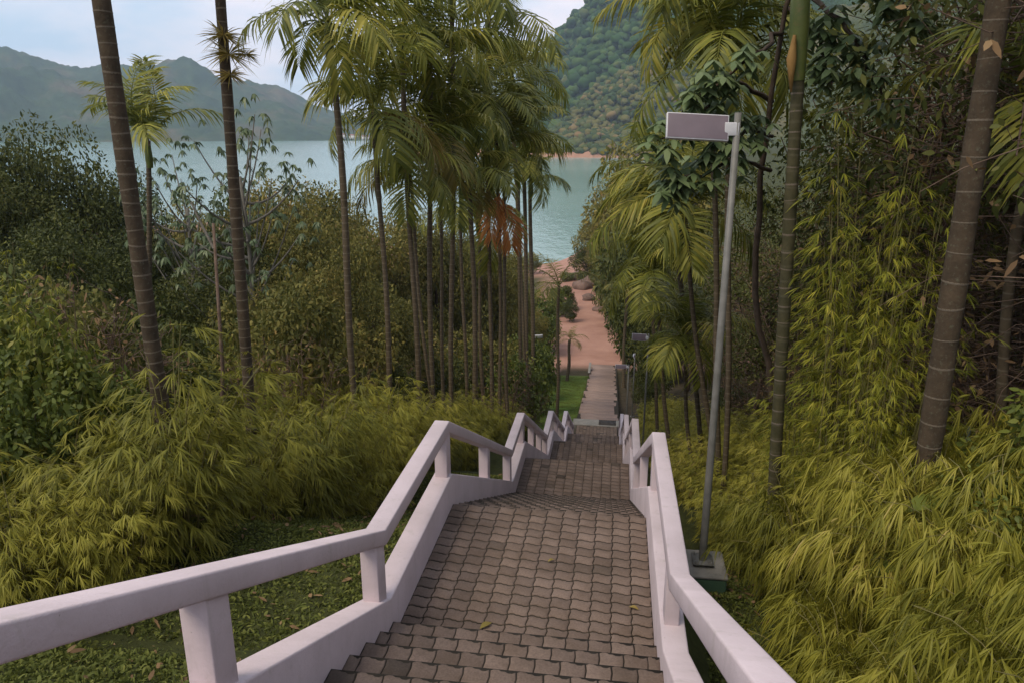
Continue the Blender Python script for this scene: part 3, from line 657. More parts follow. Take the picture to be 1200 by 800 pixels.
# ------------------------------------------------------------------ palms
def frond_geo(seed, L=1.9, leaf=.66, npair=32, up=.9, curl=1.5, wd=.047, hang=.55):
    rg = np.random.default_rng(seed); t = np.linspace(0, 1, 14)
    ang = up - curl * t ** 1.25; seg = L / 13; x = np.concatenate([[0], np.cumsum(np.cos(ang[:-1]) * seg)]); z = np.concatenate([[0], np.cumsum(np.sin(ang[:-1]) * seg)])
    side = np.cumsum(rg.normal(0, .012, 14)); pts = np.stack([x, side, z], -1)
    mb = MB().tube(pts, np.linspace(.020, .004, 14), 5, False)
    tt = np.linspace(.14, .99, npair); k = np.stack([np.interp(tt, t, pts[:, i]) for i in range(3)], -1)
    T = unit(np.stack([np.cos(np.interp(tt, t, ang)), 0 * tt, np.sin(np.interp(tt, t, ang))], -1))
    N = np.stack([-T[:, 2], 0 * tt, T[:, 0]], -1)
    ll = leaf * np.interp(tt, [.14, .3, .6, .85, 1], [.55, .95, 1, .7, .4])
    for s in (-1, 1):
        Sd = np.array([0, s, 0.0])
        D = unit(T * np.interp(tt, [0, .5, 1], [.35, .55, 1.1])[:, None] + Sd * .95 + N * (.28 + rg.normal(0, .12, npair))[:, None])
        mb.leaves(k, D, N + rg.normal(0, .25, (npair, 3)), ll * rg.uniform(.85, 1.1, npair), wd * rg.uniform(.8, 1.15, npair), hang * rg.uniform(.6, 1.5, npair))
    return mb
FR = [frond_geo(200 + k, L=[1.9, 1.7, 2.1, 1.8, 2.0][k], up=[1.1, .75, .95, .5, 1.25][k], curl=[1.7, 1.9, 1.6, 1.7, 1.5][k], hang=[.5, .8, .6, .9, .45][k]).mesh('frond', M['palm']) for k in range(5)]
FRY = frond_geo(220, L=1.8, up=.35, curl=1.7, hang=.8).mesh('frond', M['palm_yellow'])
FRD = frond_geo(221, L=1.5, up=-.7, curl=.85, hang=.6).mesh('frond', M['palm_dead'])
FRS = [frond_geo(230 + k, L=1.7, leaf=.5, npair=22, up=[.9, .6][k], curl=[1.6, 1.9][k], wd=.03, hang=.5).mesh('frond', M['olive_leaf']) for k in range(2)]
RING = None
def ring_mesh():
    global RING
    if RING is None:
        a = np.linspace(0, 2 * math.pi, 25)[:-1]; mb = MB(); v = []
        for (r, z) in ((.985, -.013), (1.016, -.008), (1.016, .008), (.985, .013)): v.append(np.stack([r * np.cos(a), r * np.sin(a), np.full(24, z)], -1))
        q = [(k * 24 + j, k * 24 + (j + 1) % 24, (k + 1) * 24 + (j + 1) % 24, (k + 1) * 24 + j) for k in range(3) for j in range(24)]
        mb.add(np.concatenate(v), [q]); RING = mb.mesh('ring', M['ring'], True)
    return RING
SHAFT = MB().tube([(0, 0, -.62), (0, 0, -.45), (0, 0, -.1), (0, 0, .12)], [.062, .088, .072, .035], 10).mesh('crownshaft', M['shaft'], True)
def palm(base, top, r0, r1, label, group, nf=10, fs=1.0, yellow=0, dead=0, rings=None, mat='trunk', lean=.0, seed=0, shaft=True, fset=None, elev=None, name='palm_tree'):
    rg = random.Random(seed * 13 + 5); base = Vector(base); top = Vector(top)
    root = empty(name, base); tag(root, label, 'palm', group)
    H = top - base; n = 40 if rings else 26; t = np.linspace(0, 1, n); bow = np.sin(t * math.pi) * lean + .05 * np.sin(t * 7 + seed * 1.7) * (0 if rings else 1)
    pts = np.stack([H.x * t + bow, H.y * t, H.z * t], -1); rad = np.interp(t, [0, .06, 1], [r0 * 1.25, r0, r1])
    rad = rad * (1 + .03 * np.sin(t * 37 + seed) + .04 * np.sin(t * 9 + seed * 2))
    tr = MB().tube(pts, rad, 16 if rings else 10).build('trunk', M[mat], root, True)
    if rings:
        z = rg.uniform(.05, .2); k = 0
        while z < H.length * .985:
            u = z / H.length; o = link('ring', ring_mesh(), tr); p = [np.interp(u, t, pts[:, i]) for i in range(3)]
            o.location = p; R = float(np.interp(u, t, rad)); o.scale = (R, R, rg.uniform(.5, 1.0))
            q = H.normalized().to_track_quat('Z', 'Y').to_euler(); o.rotation_euler = (q.x + rg.gauss(0, .05), q.y + rg.gauss(0, .05), rg.uniform(0, 6))
            z += rings * rg.uniform(.85, 1.15)
    if shaft:
        s_ = link('crownshaft', SHAFT, root, H); s_.scale = (r1 / .058, r1 / .058, fs * 1.05)
    a0 = rg.uniform(0, 6.28)
    for k in range(nf):
        f = k / max(1, nf - 1); me = (fset or FR)[rg.randrange(len(fset or FR))]
        pit = (elev[0] + (elev[1] - elev[0]) * f) if elev else (-.5 + 1.05 * f)      # outer fronds lower
        o = link('frond', me, root, H + Vector((0, 0, .05 * f))); o.rotation_euler = (rg.gauss(0, .2), -pit + rg.gauss(0, .12), a0 + k * 2.4 + rg.gauss(0, .2))
        s_ = fs * rg.uniform(.85, 1.12); o.scale = (s_, s_, s_)
    for k in range(yellow):
        o = link('frond', FRY, root, H - Vector((0, 0, .1))); o.rotation_euler = (rg.gauss(0, .2), rg.uniform(.1, .5), rg.uniform(0, 6.28)); o.scale = (fs,) * 3; o['label'] = 'yellowing frond'
    for k in range(dead):
        o = link('frond', FRD, root, H - Vector((0, 0, 1.5 + .3 * k))); o.rotation_euler = (rg.gauss(0, .2), rg.uniform(.1, .4), -2.2 + 1.1 * k); o.scale = (fs * .85,) * 3; o['label'] = 'dead orange frond'
    return root
def palm_px(xt, yt, xb, yb, Y, wpx, *a, **k):
    top = at(xt, yt, Y); b = at(xb, yb, Y); d = (b - top) / (b[2] - top[2]); zg = gz(b[0], b[1]); base = top + d * (zg - .1 - top[2])
    base[2] = gz(base[0], base[1]) - .1; r = wpx * Y / FPX / 2
    return palm(base, top, r * 1.08, r * .88, *a, **k)
GP = 'slender palms standing in a row behind the verge hedge'
# two stout trunks whose crowns are above the picture
palm_px(70, -330, 190, 485, 8.0, 21, 'stout brown ringed palm trunk closest to the golden hedge corner', 'tall ringed palms', rings=.155, mat='trunk_thick', seed=1, fs=1.25, nf=9, elev=(.1, .8))
p2 = palm_px(243, -210, 292, 465, 10.0, 13.5, 'ringed palm trunk with spiky flower clusters sprouting below its crown', 'tall ringed palms', rings=.15, mat='trunk_thick', seed=2, fs=1.2, nf=9, elev=(.1, .8))
# flower stalks on the second trunk
def flower_stalk(parent, p, seed, L=.42, n=34):
    rg = np.random.default_rng(seed); mb = MB(); d = unit(rdir(n, rg, -.5, .75)); P = np.zeros((n, 3))
    mb.leaves(P, d, rdir(n, rg), L * rg.uniform(.5, 1.1, n), .014, .25)
    loc = Vector(p) - Vector(parent.location); o = mb.build('flower_stalk', M['palm_yellow'], parent); o.location = loc; o['label'] = 'spiky yellow green flower cluster'
flower_stalk(p2, at(262, 42, 9.9), 1, .36, 110); flower_stalk(p2, at(268, 64, 9.9), 2, .42, 90); flower_stalk(p2, at(289, 64, 9.95), 3, .24, 70); flower_stalk(p2, at(270, 88, 9.9), 4, .32, 70)
cl = [ # xt, yt, xb, yb, Y, w, nf, fs, yellow, dead, lean, words
 (384, 28, 412, 420, 15, 11.5, 8, .92, 0, 0, .05, 'first slender palm from the stout trunks, drooping crown against the lake'),
 (440, 128, 455, 400, 17.5, 9, 8, .95, 3, 0, -.03, 'slender palm with yellowed hanging fronds'),
 (470, 40, 487, 430, 19.5, 9, 9, 1.0, 0, 0, .04, 'slender dark trunked palm just past the yellowed one'),
 (502, 70, 507, 460, 21.5, 8.5, 10, 1.05, 0, 0, 0, 'slender palm with full crown in the middle of the row'),
 (530, -20, 530, 450, 23.5, 8, 10, 1.05, 0, 0, 0, 'tallest slender palm of the row behind the verge hedge'),
 (548, 120, 556, 450, 26, 8.5, 10, 1.1, 1, 0, .03, 'slender palm with one yellow frond behind the tallest palm'),
 (572, 25, 575, 440, 29, 7, 10, 1.12, 0, 0, 0, 'slender palm with high upright crown toward the water'),
 (588, 175, 594, 440, 28, 6, 9, 1.0, 0, 2, 0, 'slender palm with a dead orange frond hanging below its crown'),
 (600, 85, 612, 450, 35, 6, 10, .95, 0, 0, 0, 'slender palm at the water end of the row, upper crown'),
 (608, 195, 614, 440, 37, 5, 10, .85, 0, 0, 0, 'slender palm at the water end of the row, lower crown'),
 (478, 195, 500, 420, 20, 6, 7, .85, 1, 0, 0, 'shorter palm with low arching fronds among the taller trunks'),
 (512, 150, 520, 430, 22, 6, 8, .95, 1, 0, 0, 'medium palm filling the gap between the two tallest crowns'),
 (583, 135, 586, 430, 29, 6, 9, 1.0, 0, 0, 0, 'medium palm with bushy crown next to the dead frond palm'),
 (540, 215, 545, 430, 25, 6, 8, .9, 1, 0, 0, 'short palm with browned lower frond under the middle crowns'),
 (560, 250, 565, 430, 30, 6, 8, .9, 0, 0, 0, 'shorter palm tucked under the high crowns near the dead frond')]
for k, (xt, yt, xb, yb, Y, w, nf, fs, ye, de, ln, lab) in enumerate(cl):
    palm_px(xt, yt, xb, yb, Y, w * .72, lab, GP, nf=nf + 6, elev=(-.8, .65), fs=fs * 1.03 * (1.0 + .024 * (Y - 10)), yellow=ye, dead=de, lean=ln, seed=20 + k)
palm_px(172, 165, 178, 400, 25.0, 7, 'palm with upright feathery fronds behind the stout trunk closest to the hedge corner', GP, nf=11, fs=1.45, seed=71, elev=(-.2, 1.0))
palm_px(612, 140, 618, 430, 38.0, 5, 'palm with bushy crown at the end of the row above the lawn strip', GP, nf=14, fs=1.25, seed=72)
palm_px(622, 215, 624, 430, 41.0, 5, 'lower palm hanging over the lawn strip at the end of the row', GP, nf=14, fs=1.2, seed=73)
GR = 'palms on the lamp post side'
cr_ = [(828, 20, 842, 470, 15.0, 8, 9, .85, 'palm with tall fan of fronds above the lamp panel'),
 (785, 215, 814, 470, 19.0, 7, 10, .88, 'palm leaning toward the water beyond the lamp post'),
 (800, 250, 826, 470, 17.0, 7, 9, .95, 'palm with low spreading crown beside the lamp pole'),
 (765, 320, 780, 470, 24.0, 6, 9, .9, 'low crowned palm beside the hedge near the drain channel'),
 (757, 265, 768, 450, 28.0, 5, 9, .85, 'small palm farthest down the lamp post side'),
 (860, 60, 850, 470, 14.0, 8, 8, .9, 'palm half hidden behind the broad leaved branch'),
 (800, 395, 806, 480, 18.0, 6, 9, .7, 'stunted palm at hedge height beside the slender trunks')]
for k, (xt, yt, xb, yb, Y, w, nf, fs, lab) in enumerate(cr_):
    palm_px(xt, yt, xb, yb, Y, w * .85, lab, GR, nf=nf + 8, elev=(-.75, .6), fs=fs * 1.22, seed=50 + k)
pg = palm_px(948, -120, 915, 430, 10.0, 14, 'green ringed palm trunk with orange sheath behind the lamp post', 'tall ringed palms', rings=.22, mat='trunk_green', seed=61, fs=1.1, nf=9, elev=(.2, .9))
a, b = at(941, -70, 10.0), at(934, 95, 10.0); L_ = Vector(pg.location)
pts = [np.array(b) - L_, np.array(b) * .6 + np.array(a) * .4 - L_, np.array(a) - L_]
MB().tube(pts, [.09, .115, .10], 14).build('crownshaft', M['shaft'], pg, True)
sh = at(928, 75, 9.86) - np.array(L_); o = MB().tube([sh + np.array([0, 0, .32]), sh + np.array([-.01, 0, .05]), sh + np.array([.02, 0, -.32])], [.02, .06, .012], 8).build('sheath', M['sheath'], pg, True)
palm_px(1222, -330, 1105, 420, 8.0, 25, 'stout grey brown trunk with white rings standing in the hedge on the bank', 'tall ringed palms', rings=.30, mat='trunk_thick', seed=62, fs=1.25, nf=9, elev=(.2, .9))
palm_px(1215, 120, 1180, 400, 9.5, 12, 'mottled slanting trunk beside the stout white ringed one', 'palms on the lamp post side', seed=63, fs=.9, nf=7)
# young coconut palms by the lawn
for (x, y_, Y, fs, hb, lab) in [(655, 335, 44.0, 1.7, 470, 'young coconut palm with drooping fronds over the lawn strip'), (668, 398, 62.0, 1.0, 430, 'tiny coconut palm at the end of the lawn strip'),
                          (734, 345, 60.0, 1.3, 400, 'young coconut palm beside the sand past the slab path')]:
    palm_px(x, y_, x - 2, hb, Y, 4, lab, 'young coconut palms near the sand', nf=9, fs=fs, seed=int(Y), shaft=False, fset=FRS)

# ------------------------------------------------------------------ trees and shrubs
def tree_geo(seed, h, rad, nl, leaf, crown0=.35, flat=.8, clumps=34, limbs=9, trunk=.12, drop=.25, aspect=.42, loose=.33):
    rg = np.random.default_rng(seed); wd = MB(); lf = MB()
    top = np.array([rg.normal(0, .06 * h), rg.normal(0, .06 * h), h * .72]); t = np.linspace(0, 1, 7)
    sway = np.stack([np.sin(t * 4 + seed) * .02 * h, np.cos(t * 3 + seed) * .02 * h, 0 * t], -1)
    tp = top[None] * t[:, None] + sway; wd.tube(tp, np.linspace(trunk, trunk * .4, 7), 8)
    cz = h * (crown0 + 1) / 2; hz = h * (1 - crown0) / 2
    cc = unit(rdir(clumps, rg)) * (rg.uniform(.25, 1, clumps) ** .5)[:, None] * np.array([rad, rad, hz]) * .86 + np.array([0, 0, cz])
    for k in range(min(limbs, clumps)):
        s = rg.uniform(.35, .95); p0 = np.array([np.interp(s, t, tp[:, i]) for i in range(3)]); p1 = cc[k]; mid = (p0 + p1) / 2 + rg.normal(0, .05 * h, 3)
        u = np.linspace(0, 1, 6)[:, None]; wd.tube((1 - u) ** 2 * p0 + 2 * u * (1 - u) * mid + u ** 2 * p1, np.linspace(trunk * .4, trunk * .1, 6), 5, False)
    cs = rad * loose * rg.uniform(.6, 1.35, clumps); w = cs ** 2; idx = rg.choice(clumps, nl, p=w / w.sum())
    d = rdir(nl, rg); P = cc[idx] + d * (cs[idx] * rg.uniform(.25, 1, nl) ** .45)[:, None] * np.array([1, 1, flat])
    D = unit(d * .7 + rdir(nl, rg) * .8 - Z3 * drop); U = unit(d + rdir(nl, rg) * .7 + Z3 * .4)
    L = leaf * rg.uniform(.6, 1.25, nl); lf.leaves(P, D, U, L, L * aspect, .15)
    return wd, lf
def twig_geo(seed, h=2.5, n=70, spread=.55, leaves=160, leaf=.09):
    rg = np.random.default_rng(seed); wd = MB(); lf = MB(); ends = []
    for k in range(9):
        a = rg.uniform(0, 6.28); b = np.array([math.cos(a), math.sin(a), 0]); t = np.linspace(0, 1, 8)
        p = b * (.15 + spread * h * .6 * rg.uniform(.2, 1) * t ** 1.3)[:, None] + Z3 * (h * rg.uniform(.6, 1) * t)[:, None] + np.cumsum(rg.normal(0, .025 * h, (8, 3)), 0) * .6
        wd.tube(p, np.linspace(.022, .006, 8), 5, False)
        for j in range(n // 9):
            s = rg.uniform(.2, 1); p0 = np.array([np.interp(s, t, p[:, i]) for i in range(3)]); d = unit(rdir(1, rg, -.4, .8)[0] + b * .3)
            q = p0 + d * (h * .3 * rg.uniform(.3, 1) * np.linspace(0, 1, 5))[:, None] + np.cumsum(rg.normal(0, .018 * h, (5, 3)), 0)
            wd.tube(q, np.linspace(.008, .003, 5), 3, False); ends.append(q[2:])
    E_ = np.concatenate(ends); P = E_[rg.integers(0, len(E_), leaves)] + rg.normal(0, .05, (leaves, 3))
    lf.leaves(P, rdir(leaves, rg, -.9, .4), rdir(leaves, rg), leaf * rg.uniform(.6, 1.3, leaves), leaf * .4, .2)
    return wd, lf
M['wood_leaf'] = foliage('wood_leaf', [(0, (.035, .036, .012)), (.5, (.085, .085, .026)), (.85, (.14, .115, .04)), (1, (.19, .12, .06))], .3, .65, .2, .5)
def kinds(name, geos, cat, leafmat, woodmat): return shrub_from(name, geos, 'x', cat, 'x', leafmat, woodmat, 'trunk')
T_dark = kinds('broadleaf_tree', [tree_geo(300 + k, 7.5, 3.3, 36000, .125, .10, trunk=.16, clumps=80, loose=.23) for k in range(3)], 'tree', M['dark_leaf'], M['bark'])
T_olive = kinds('broadleaf_tree', [tree_geo(310 + k, 6.0, 2.6, 28000, .105, .08, trunk=.12, clumps=70, loose=.23) for k in range(3)], 'tree', M['olive_leaf'], M['bark'])
T_mid = kinds('leafy_shrub', [tree_geo(320 + k, 2.2, 1.25, 4200, .13, .02, trunk=.03, clumps=30, aspect=.5) for k in range(3)], 'shrub', M['mid_leaf'], M['bark'])
T_oshrub = kinds('leafy_shrub', [tree_geo(330 + k, 2.4, 1.4, 9000, .095, .02, trunk=.03, clumps=36, loose=.25) for k in range(2)], 'shrub', M['olive_leaf'], M['bark'])
T_dshrub = kinds('leafy_shrub', [tree_geo(340 + k, 2.6, 1.5, 9000, .105, .02, trunk=.035, clumps=36, loose=.25) for k in range(2)], 'shrub', M['dark_leaf'], M['bark'])
def umbrella_geo(seed):
    rg = np.random.default_rng(seed); wd = MB(); lf = MB(); h = 6.4; t = np.linspace(0, 1, 8)
    tp = np.stack([.25 * np.sin(t * 3 + seed), .2 * np.cos(t * 2), h * .8 * t], -1); wd.tube(tp, np.linspace(.085, .04, 8), 8)
    for k in range(30):
        a = k * 2.4 + rg.normal(0, .3); s0 = rg.uniform(.4, 1); p0 = np.array([np.interp(s0, t, tp[:, i]) for i in range(3)]); r = rg.uniform(.5, 1.9)
        p1 = p0 + np.array([math.cos(a) * r, math.sin(a) * r, rg.uniform(.2, 1.5)]); mid = (p0 + p1) / 2 + np.array([0, 0, -.25]); u = np.linspace(0, 1, 6)[:, None]
        wd.tube((1 - u) ** 2 * p0 + 2 * u * (1 - u) * mid + u ** 2 * p1, np.linspace(.03, .012, 6), 5, False)
        for w in range(rg.integers(4, 8)):
            c = p1 + rg.normal(0, .26, 3); n = 9; b = np.arange(n) / n * 6.28 + rg.uniform(0, 6); D = np.stack([np.cos(b), np.sin(b), rg.uniform(-.5, .1) + 0 * b], -1) + rg.normal(0, .12, (n, 3))
            lf.leaves(np.repeat(c[None], n, 0), D, Z3[None] + rg.normal(0, .25, (n, 3)), .17 * rg.uniform(.6, 1.2, n), .062, .55)
    return wd, lf
T_grey = kinds('grey_leaf_tree', [umbrella_geo(350 + k) for k in range(2)], 'tree', M['grey_leaf'], M['pale_bark'])
T_forest = kinds('forest_tree', [tree_geo(360 + k, 9.0, 2.8, 9000, .10, .25, trunk=.07, clumps=60, limbs=50, loose=.22) for k in range(3)], 'tree', M['wood_leaf'], M['twig'])
T_forestd = kinds('forest_tree', [tree_geo(370 + k, 9.5, 3.0, 10000, .11, .25, trunk=.08, clumps=60, limbs=50, loose=.22) for k in range(2)], 'tree', M['dark_leaf'], M['twig'])
S_twig = kinds('dry_shrub', [twig_geo(380 + k, 2.6, 190, .6, 300) for k in range(3)], 'shrub', M['dry_leaf'], M['twig'])
S_twigt = kinds('dry_tree', [twig_geo(390 + k, 5.5, 460, .5, 900, .10) for k in range(2)], 'tree', M['dry_leaf'], M['twig'])
def zone(X, Y):
    a = 'at the edge' if X < 7.5 else ('halfway up the bank' if X < 13 else 'high on the bank')
    return a + ' ' + beside(Y).replace('near the foot of the stairs', 'past the stairs')
def put(kind, X, Y, s, label, group, dz=-.05, rz=None, sz=None):
    label = SIZEW(s, 1.0, 1.3) + label.replace('the dense wood above the bank', 'the wood').replace('filling the wood above the bank', 'in the wood').replace('growing under the trees above the bank', 'in the wood') + ' ' + zone(X, Y)
    z = gz(X, Y) + dz; return place(random.choice(kind), (X, Y, z), rz, s if sz is None else (s, s, sz), label, group)
def put_px(kind, x, y, Y, s, label, group, h): # crown top at that surveyed point
    p = at(x, y, Y); z = gz(p[0], p[1]); u = max(.3, (p[2] - z) / h); w = u * min(1.5, max(.62, s / u))
    label = SIZEW(u, *((.8, 1.3) if h < 3 else (1.0, 1.6))) + label + (', close to the hedge' if Y < 18 else (', midway to the water' if Y < 40 else ', toward the water'))
    return place(random.choice(kind), (p[0], p[1], z - .05), None, (w, w, u), label, group)
# verge side: thicket behind the hedge, trees before the lake
Ld = 'dark green rounded tree between verge hedge and lake'; Gd = 'dark trees before the lake'
for (x, y_, Y, s) in [(35, 135, 34, 1.25), (95, 165, 36, 1.0), (-30, 150, 32, 1.2), (60, 250, 22, .9), (230, 300, 26, 1.0), (300, 212, 40, 1.0), (150, 270, 30, 1.0), (350, 215, 44, 1.1), (10, 300, 18, .8), (270, 250, 34, .9), (-90, 170, 28, 1.2)]:
    put_px(T_dark, x, y_, Y, s, Ld, Gd, 7.3)
Lo = 'olive green tree between verge hedge and lake'; Go = 'olive trees before the lake'
for (x, y_, Y, s) in [(322, 192, 38, 1.1), (400, 202, 46, 1.2), (368, 240, 34, 1.0), (455, 222, 50, 1.1), (205, 215, 44, .8), (505, 235, 52, 1.1), (545, 250, 56, .9), (580, 275, 58, .8), (350, 300, 26, .8), (430, 320, 30, .7), (600, 325, 60, .7), (620, 355, 66, .5)]:
    put_px(T_olive, x, y_, Y, s, Lo, Go, 5.8)
Lg = 'pale grey leaved tree with open umbrella crown'
for (x, y_, Y, s) in [(262, 108, 26, 1.0), (215, 160, 30, .8)]:
    put_px(T_grey, x, y_, Y, s, Lg, 'grey leaved trees against the lake', 6.4)
Ls = 'yellowish olive shrub in the low thicket behind the verge hedge'
for (x, y_, Y, s) in [(320, 320, 17, 1.1), (350, 345, 19, 1.0), (290, 340, 20, 1.0), (240, 400, 15, .8), (430, 330, 32, 1.2), (400, 350, 24, 1.0), (480, 370, 36, 1.2), (575, 390, 38, .8), (550, 380, 40, .9), (60, 330, 12, .9)]:
    put_px(T_oshrub, x, y_, Y, s, Ls, 'olive shrubs behind the verge hedge', 2.35)
Lm = 'bright green broad leaved shrub behind the verge hedge'
for (x, y_, Y, s) in [(40, 385, 8.6, .75), (95, 420, 8.4, .6), (-20, 350, 9.0, .8), (20, 430, 7.6, .6), (618, 392, 46, .9), (606, 405, 40, .8), (632, 345, 80, 1.6), (610, 335, 84, 1.8), (640, 362, 78, 1.2), (590, 345, 76, 1.6), (652, 335, 100, 1.6), (665, 318, 130, 1.6), (632, 412, 52, .6), (598, 425, 33, .8), (130, 440, 9.5, .7)]:
    put_px(T_mid, x, y_, Y, s, Lm, 'broad leaved shrubs behind the verge hedge', 2.15)
Lds = 'dark green low shrub in the shade under the verge palms'
for (x, y_, Y, s) in [(210, 370, 16, 1.2), (180, 400, 13, 1.1), (350, 400, 21, 1.0), (380, 420, 22, 1.0), (440, 395, 40, 1.4), (505, 395, 44, 1.3), (130, 330, 17, 1.2), (70, 380, 14, 1.1), (260, 420, 16, .9), (540, 400, 34, 1.2), (420, 425, 20, .8), (460, 430, 24, .8)]:
    put_px(T_dshrub, x, y_, Y, s, Lds, 'dark shrubs under the verge palms', 2.5)
Lt = 'dry brown twiggy shrub in the thicket under the verge palms'
for (x, y_, Y, s) in [(340, 400, 15, .9), (300, 415, 14, .8), (60, 320, 10.5, .7), (120, 360, 11, .8), (400, 410, 18, .9), (590, 420, 30, 1.0), (620, 430, 34, 1.0), (480, 420, 26, .9)]:
    put_px(S_twig, x, y_, Y, s, Lt, 'dry shrubs under the verge palms', 2.5)
for k in range(46):
    Y = random.uniform(84, 150); X = -8 - random.random() ** .8 * (26 + Y * .35); big = random.random() < .35
    if -20 < X < -6 and Y < 116: continue
    z = gz(X, Y); q = random.uniform(.9, 1.5) if big else random.uniform(1.6, 2.8)
    place(random.choice(T_olive if big else T_oshrub), (X, Y, z - .1), None, q, SIZEW(q, 1.2, 2.2) + ('olive tree' if big else 'olive shrub') + ' on the flat shore of the lake ' + ('behind the sand' if X > -30 else 'away from the sand'), 'bushes on the flat shore')
# lamp side: dense wood up the bank
Lf = 'mid green tree in the dense wood above the bank'; Lfd = 'dark green tree in the dense wood above the bank'; Lft = 'bare twiggy tree in the dense wood above the bank'; Lfs = 'dry brown twiggy shrub filling the wood above the bank'
rgs = random.Random(5)
for k in range(230):
    Y = 9 + 90 * rgs.random() ** 1.5; X = rgs.uniform(5.6, 7.5 + Y * .58) if Y < 34 else rgs.uniform(4.6 + max(0, Y - 60) * .05, 34)
    if 70 < Y < 96 and X < 15: continue
    if X < 5.2: continue
    r = rgs.random() + (.35 if Y < 15 else 0)
    if r < .30: put(T_forest, X, Y, rgs.uniform(.9, 1.5), Lf, 'green trees in the wood above the bank')
    elif r < .52: put(T_forestd, X, Y, rgs.uniform(.9, 1.55), Lfd, 'dark trees in the wood above the bank')
    else: put(S_twigt, X, Y, rgs.uniform(.9, 1.7), Lft, 'bare trees in the wood above the bank')
for k in range(22):
    Y = rgs.uniform(10, 17); X = rgs.uniform(6.2, 6.5 + Y * .35)
    put(T_forest if k % 3 else T_oshrub, X, Y, rgs.uniform(.5, .8) if k % 3 else rgs.uniform(.9, 1.4), 'slim yellowish tree in the wood' if k % 3 else 'olive shrub in the wood', 'green growth at the edge of the wood')
for k in range(120):
    Y = rgs.uniform(8, 34); X = rgs.uniform(5.4, 7 + Y * .45)
    put(S_twig, X, Y, rgs.uniform(.8, 1.5), Lfs, 'dry shrubs in the wood above the bank')
for k in range(46):
    Y = rgs.uniform(9, 46); X = rgs.uniform(5.2, 8 + Y * .4)
    put(T_dshrub, X, Y, rgs.uniform(.7, 1.2), 'dark green shrub growing under the trees above the bank', 'dark shrubs in the wood above the bank')
Lpb = 'olive shrub on the point where the wood meets the water'
for (x, y_, Y, s) in [(700, 255, 130, 3.4), (720, 235, 150, 3.6), (735, 215, 120, 3.2), (750, 190, 110, 3.4), (690, 290, 128, 2.2), (660, 335, 104, 1.5), (668, 352, 96, .9), (722, 318, 112, 1.8), (728, 345, 98, 1.4), (745, 260, 90, 2.6), (725, 290, 96, 2.2), (770, 150, 100, 3.4), (780, 250, 70, 2.4), (760, 300, 66, 2.0), (710, 280, 124, 2.6), (748, 330, 80, 1.2), (772, 360, 60, 1.3), (768, 400, 52, .9), (764, 440, 46, .7)]:
    put_px(T_oshrub if s > 2.4 else T_dshrub, x, y_, Y, s, Lpb if s > 2.4 else 'dark shrub at the edge of the sand below the wood', 'shrubs between wood and water', 2.4)
# broad leaved branch reaching out above the lamp
def branch_tree():
    rg = np.random.default_rng(77); b = at(905, 470, 12.5); zb = gz(b[0], b[1]); root = empty('leaning_tree', (b[0], b[1], zb)); o0 = np.array([b[0], b[1], zb])
    tag(root, 'broad pale leaved tree whose branches reach out beside the lamp panel', 'tree')
    wd = MB(); lf = MB()
    def limb(px, r0, r1):
        P = np.array([at(x, y, Y) for x, y, Y in px]) - o0; t = np.linspace(0, len(P) - 1, 14); q = np.stack([np.interp(t, np.arange(len(P)), P[:, i]) for i in range(3)], -1)
        q[1:-1] += rg.normal(0, .03, (12, 3)); wd.tube(q, np.linspace(r0, r1, 14), 6, False); return q
    tr = limb([(905, 470, 12.5), (885, 330, 12.4), (896, 180, 12.2), (920, 20, 12), (935, -80, 12)], .06, .03)
    ends = [limb([(905, 120, 12.2), (860, 90, 11.5), (800, 150, 10.8), (770, 165, 10.6)], .04, .01), limb([(903, 200, 12.3), (860, 190, 11.3), (800, 210, 10.7), (785, 225, 10.6)], .035, .01),
            limb([(915, 40, 12), (890, 60, 11.2), (840, 100, 10.8), (815, 115, 10.6)], .035, .01), limb([(905, 160, 12), (880, 150, 11.2), (850, 180, 10.8)], .03, .01),
            limb([(930, -20, 12), (980, 20, 11), (1010, 60, 10.6), (1040, 120, 10.4)], .04, .012), limb([(925, 10, 12), (960, 40, 11), (975, 100, 10.5)], .03, .01), limb([(935, -70, 12), (1020, -20, 10.5), (1090, 30, 10)], .04, .012)]
    for q in ends:
        for s in range(5, 14):
            for w in range(4):
                c = q[s] + rg.normal(0, .13, 3); n = 6; a = np.arange(n) / n * 6.28 + rg.uniform(0, 6); D = np.stack([np.cos(a), np.sin(a), -.35 + 0 * a], -1)
                lf.leaves(np.repeat(c[None], n, 0), D + rg.normal(0, .15, (n, 3)), np.repeat(Z3[None], n, 0) + rg.normal(0, .2, (n, 3)), .23 * rg.uniform(.7, 1.2, n), .095, .35)
    wd.build('trunk', M['bark'], root); f = lf.build('foliage', M['grey_leaf'] if False else M['branch_leaf'], root); f['kind'] = 'stuff'
M['branch_leaf'] = foliage('pale_branch_leaf', [(0, (.066, .10, .040)), (.5, (.12, .17, .07)), (1, (.19, .23, .11))], .25, .5, .3)
branch_tree()
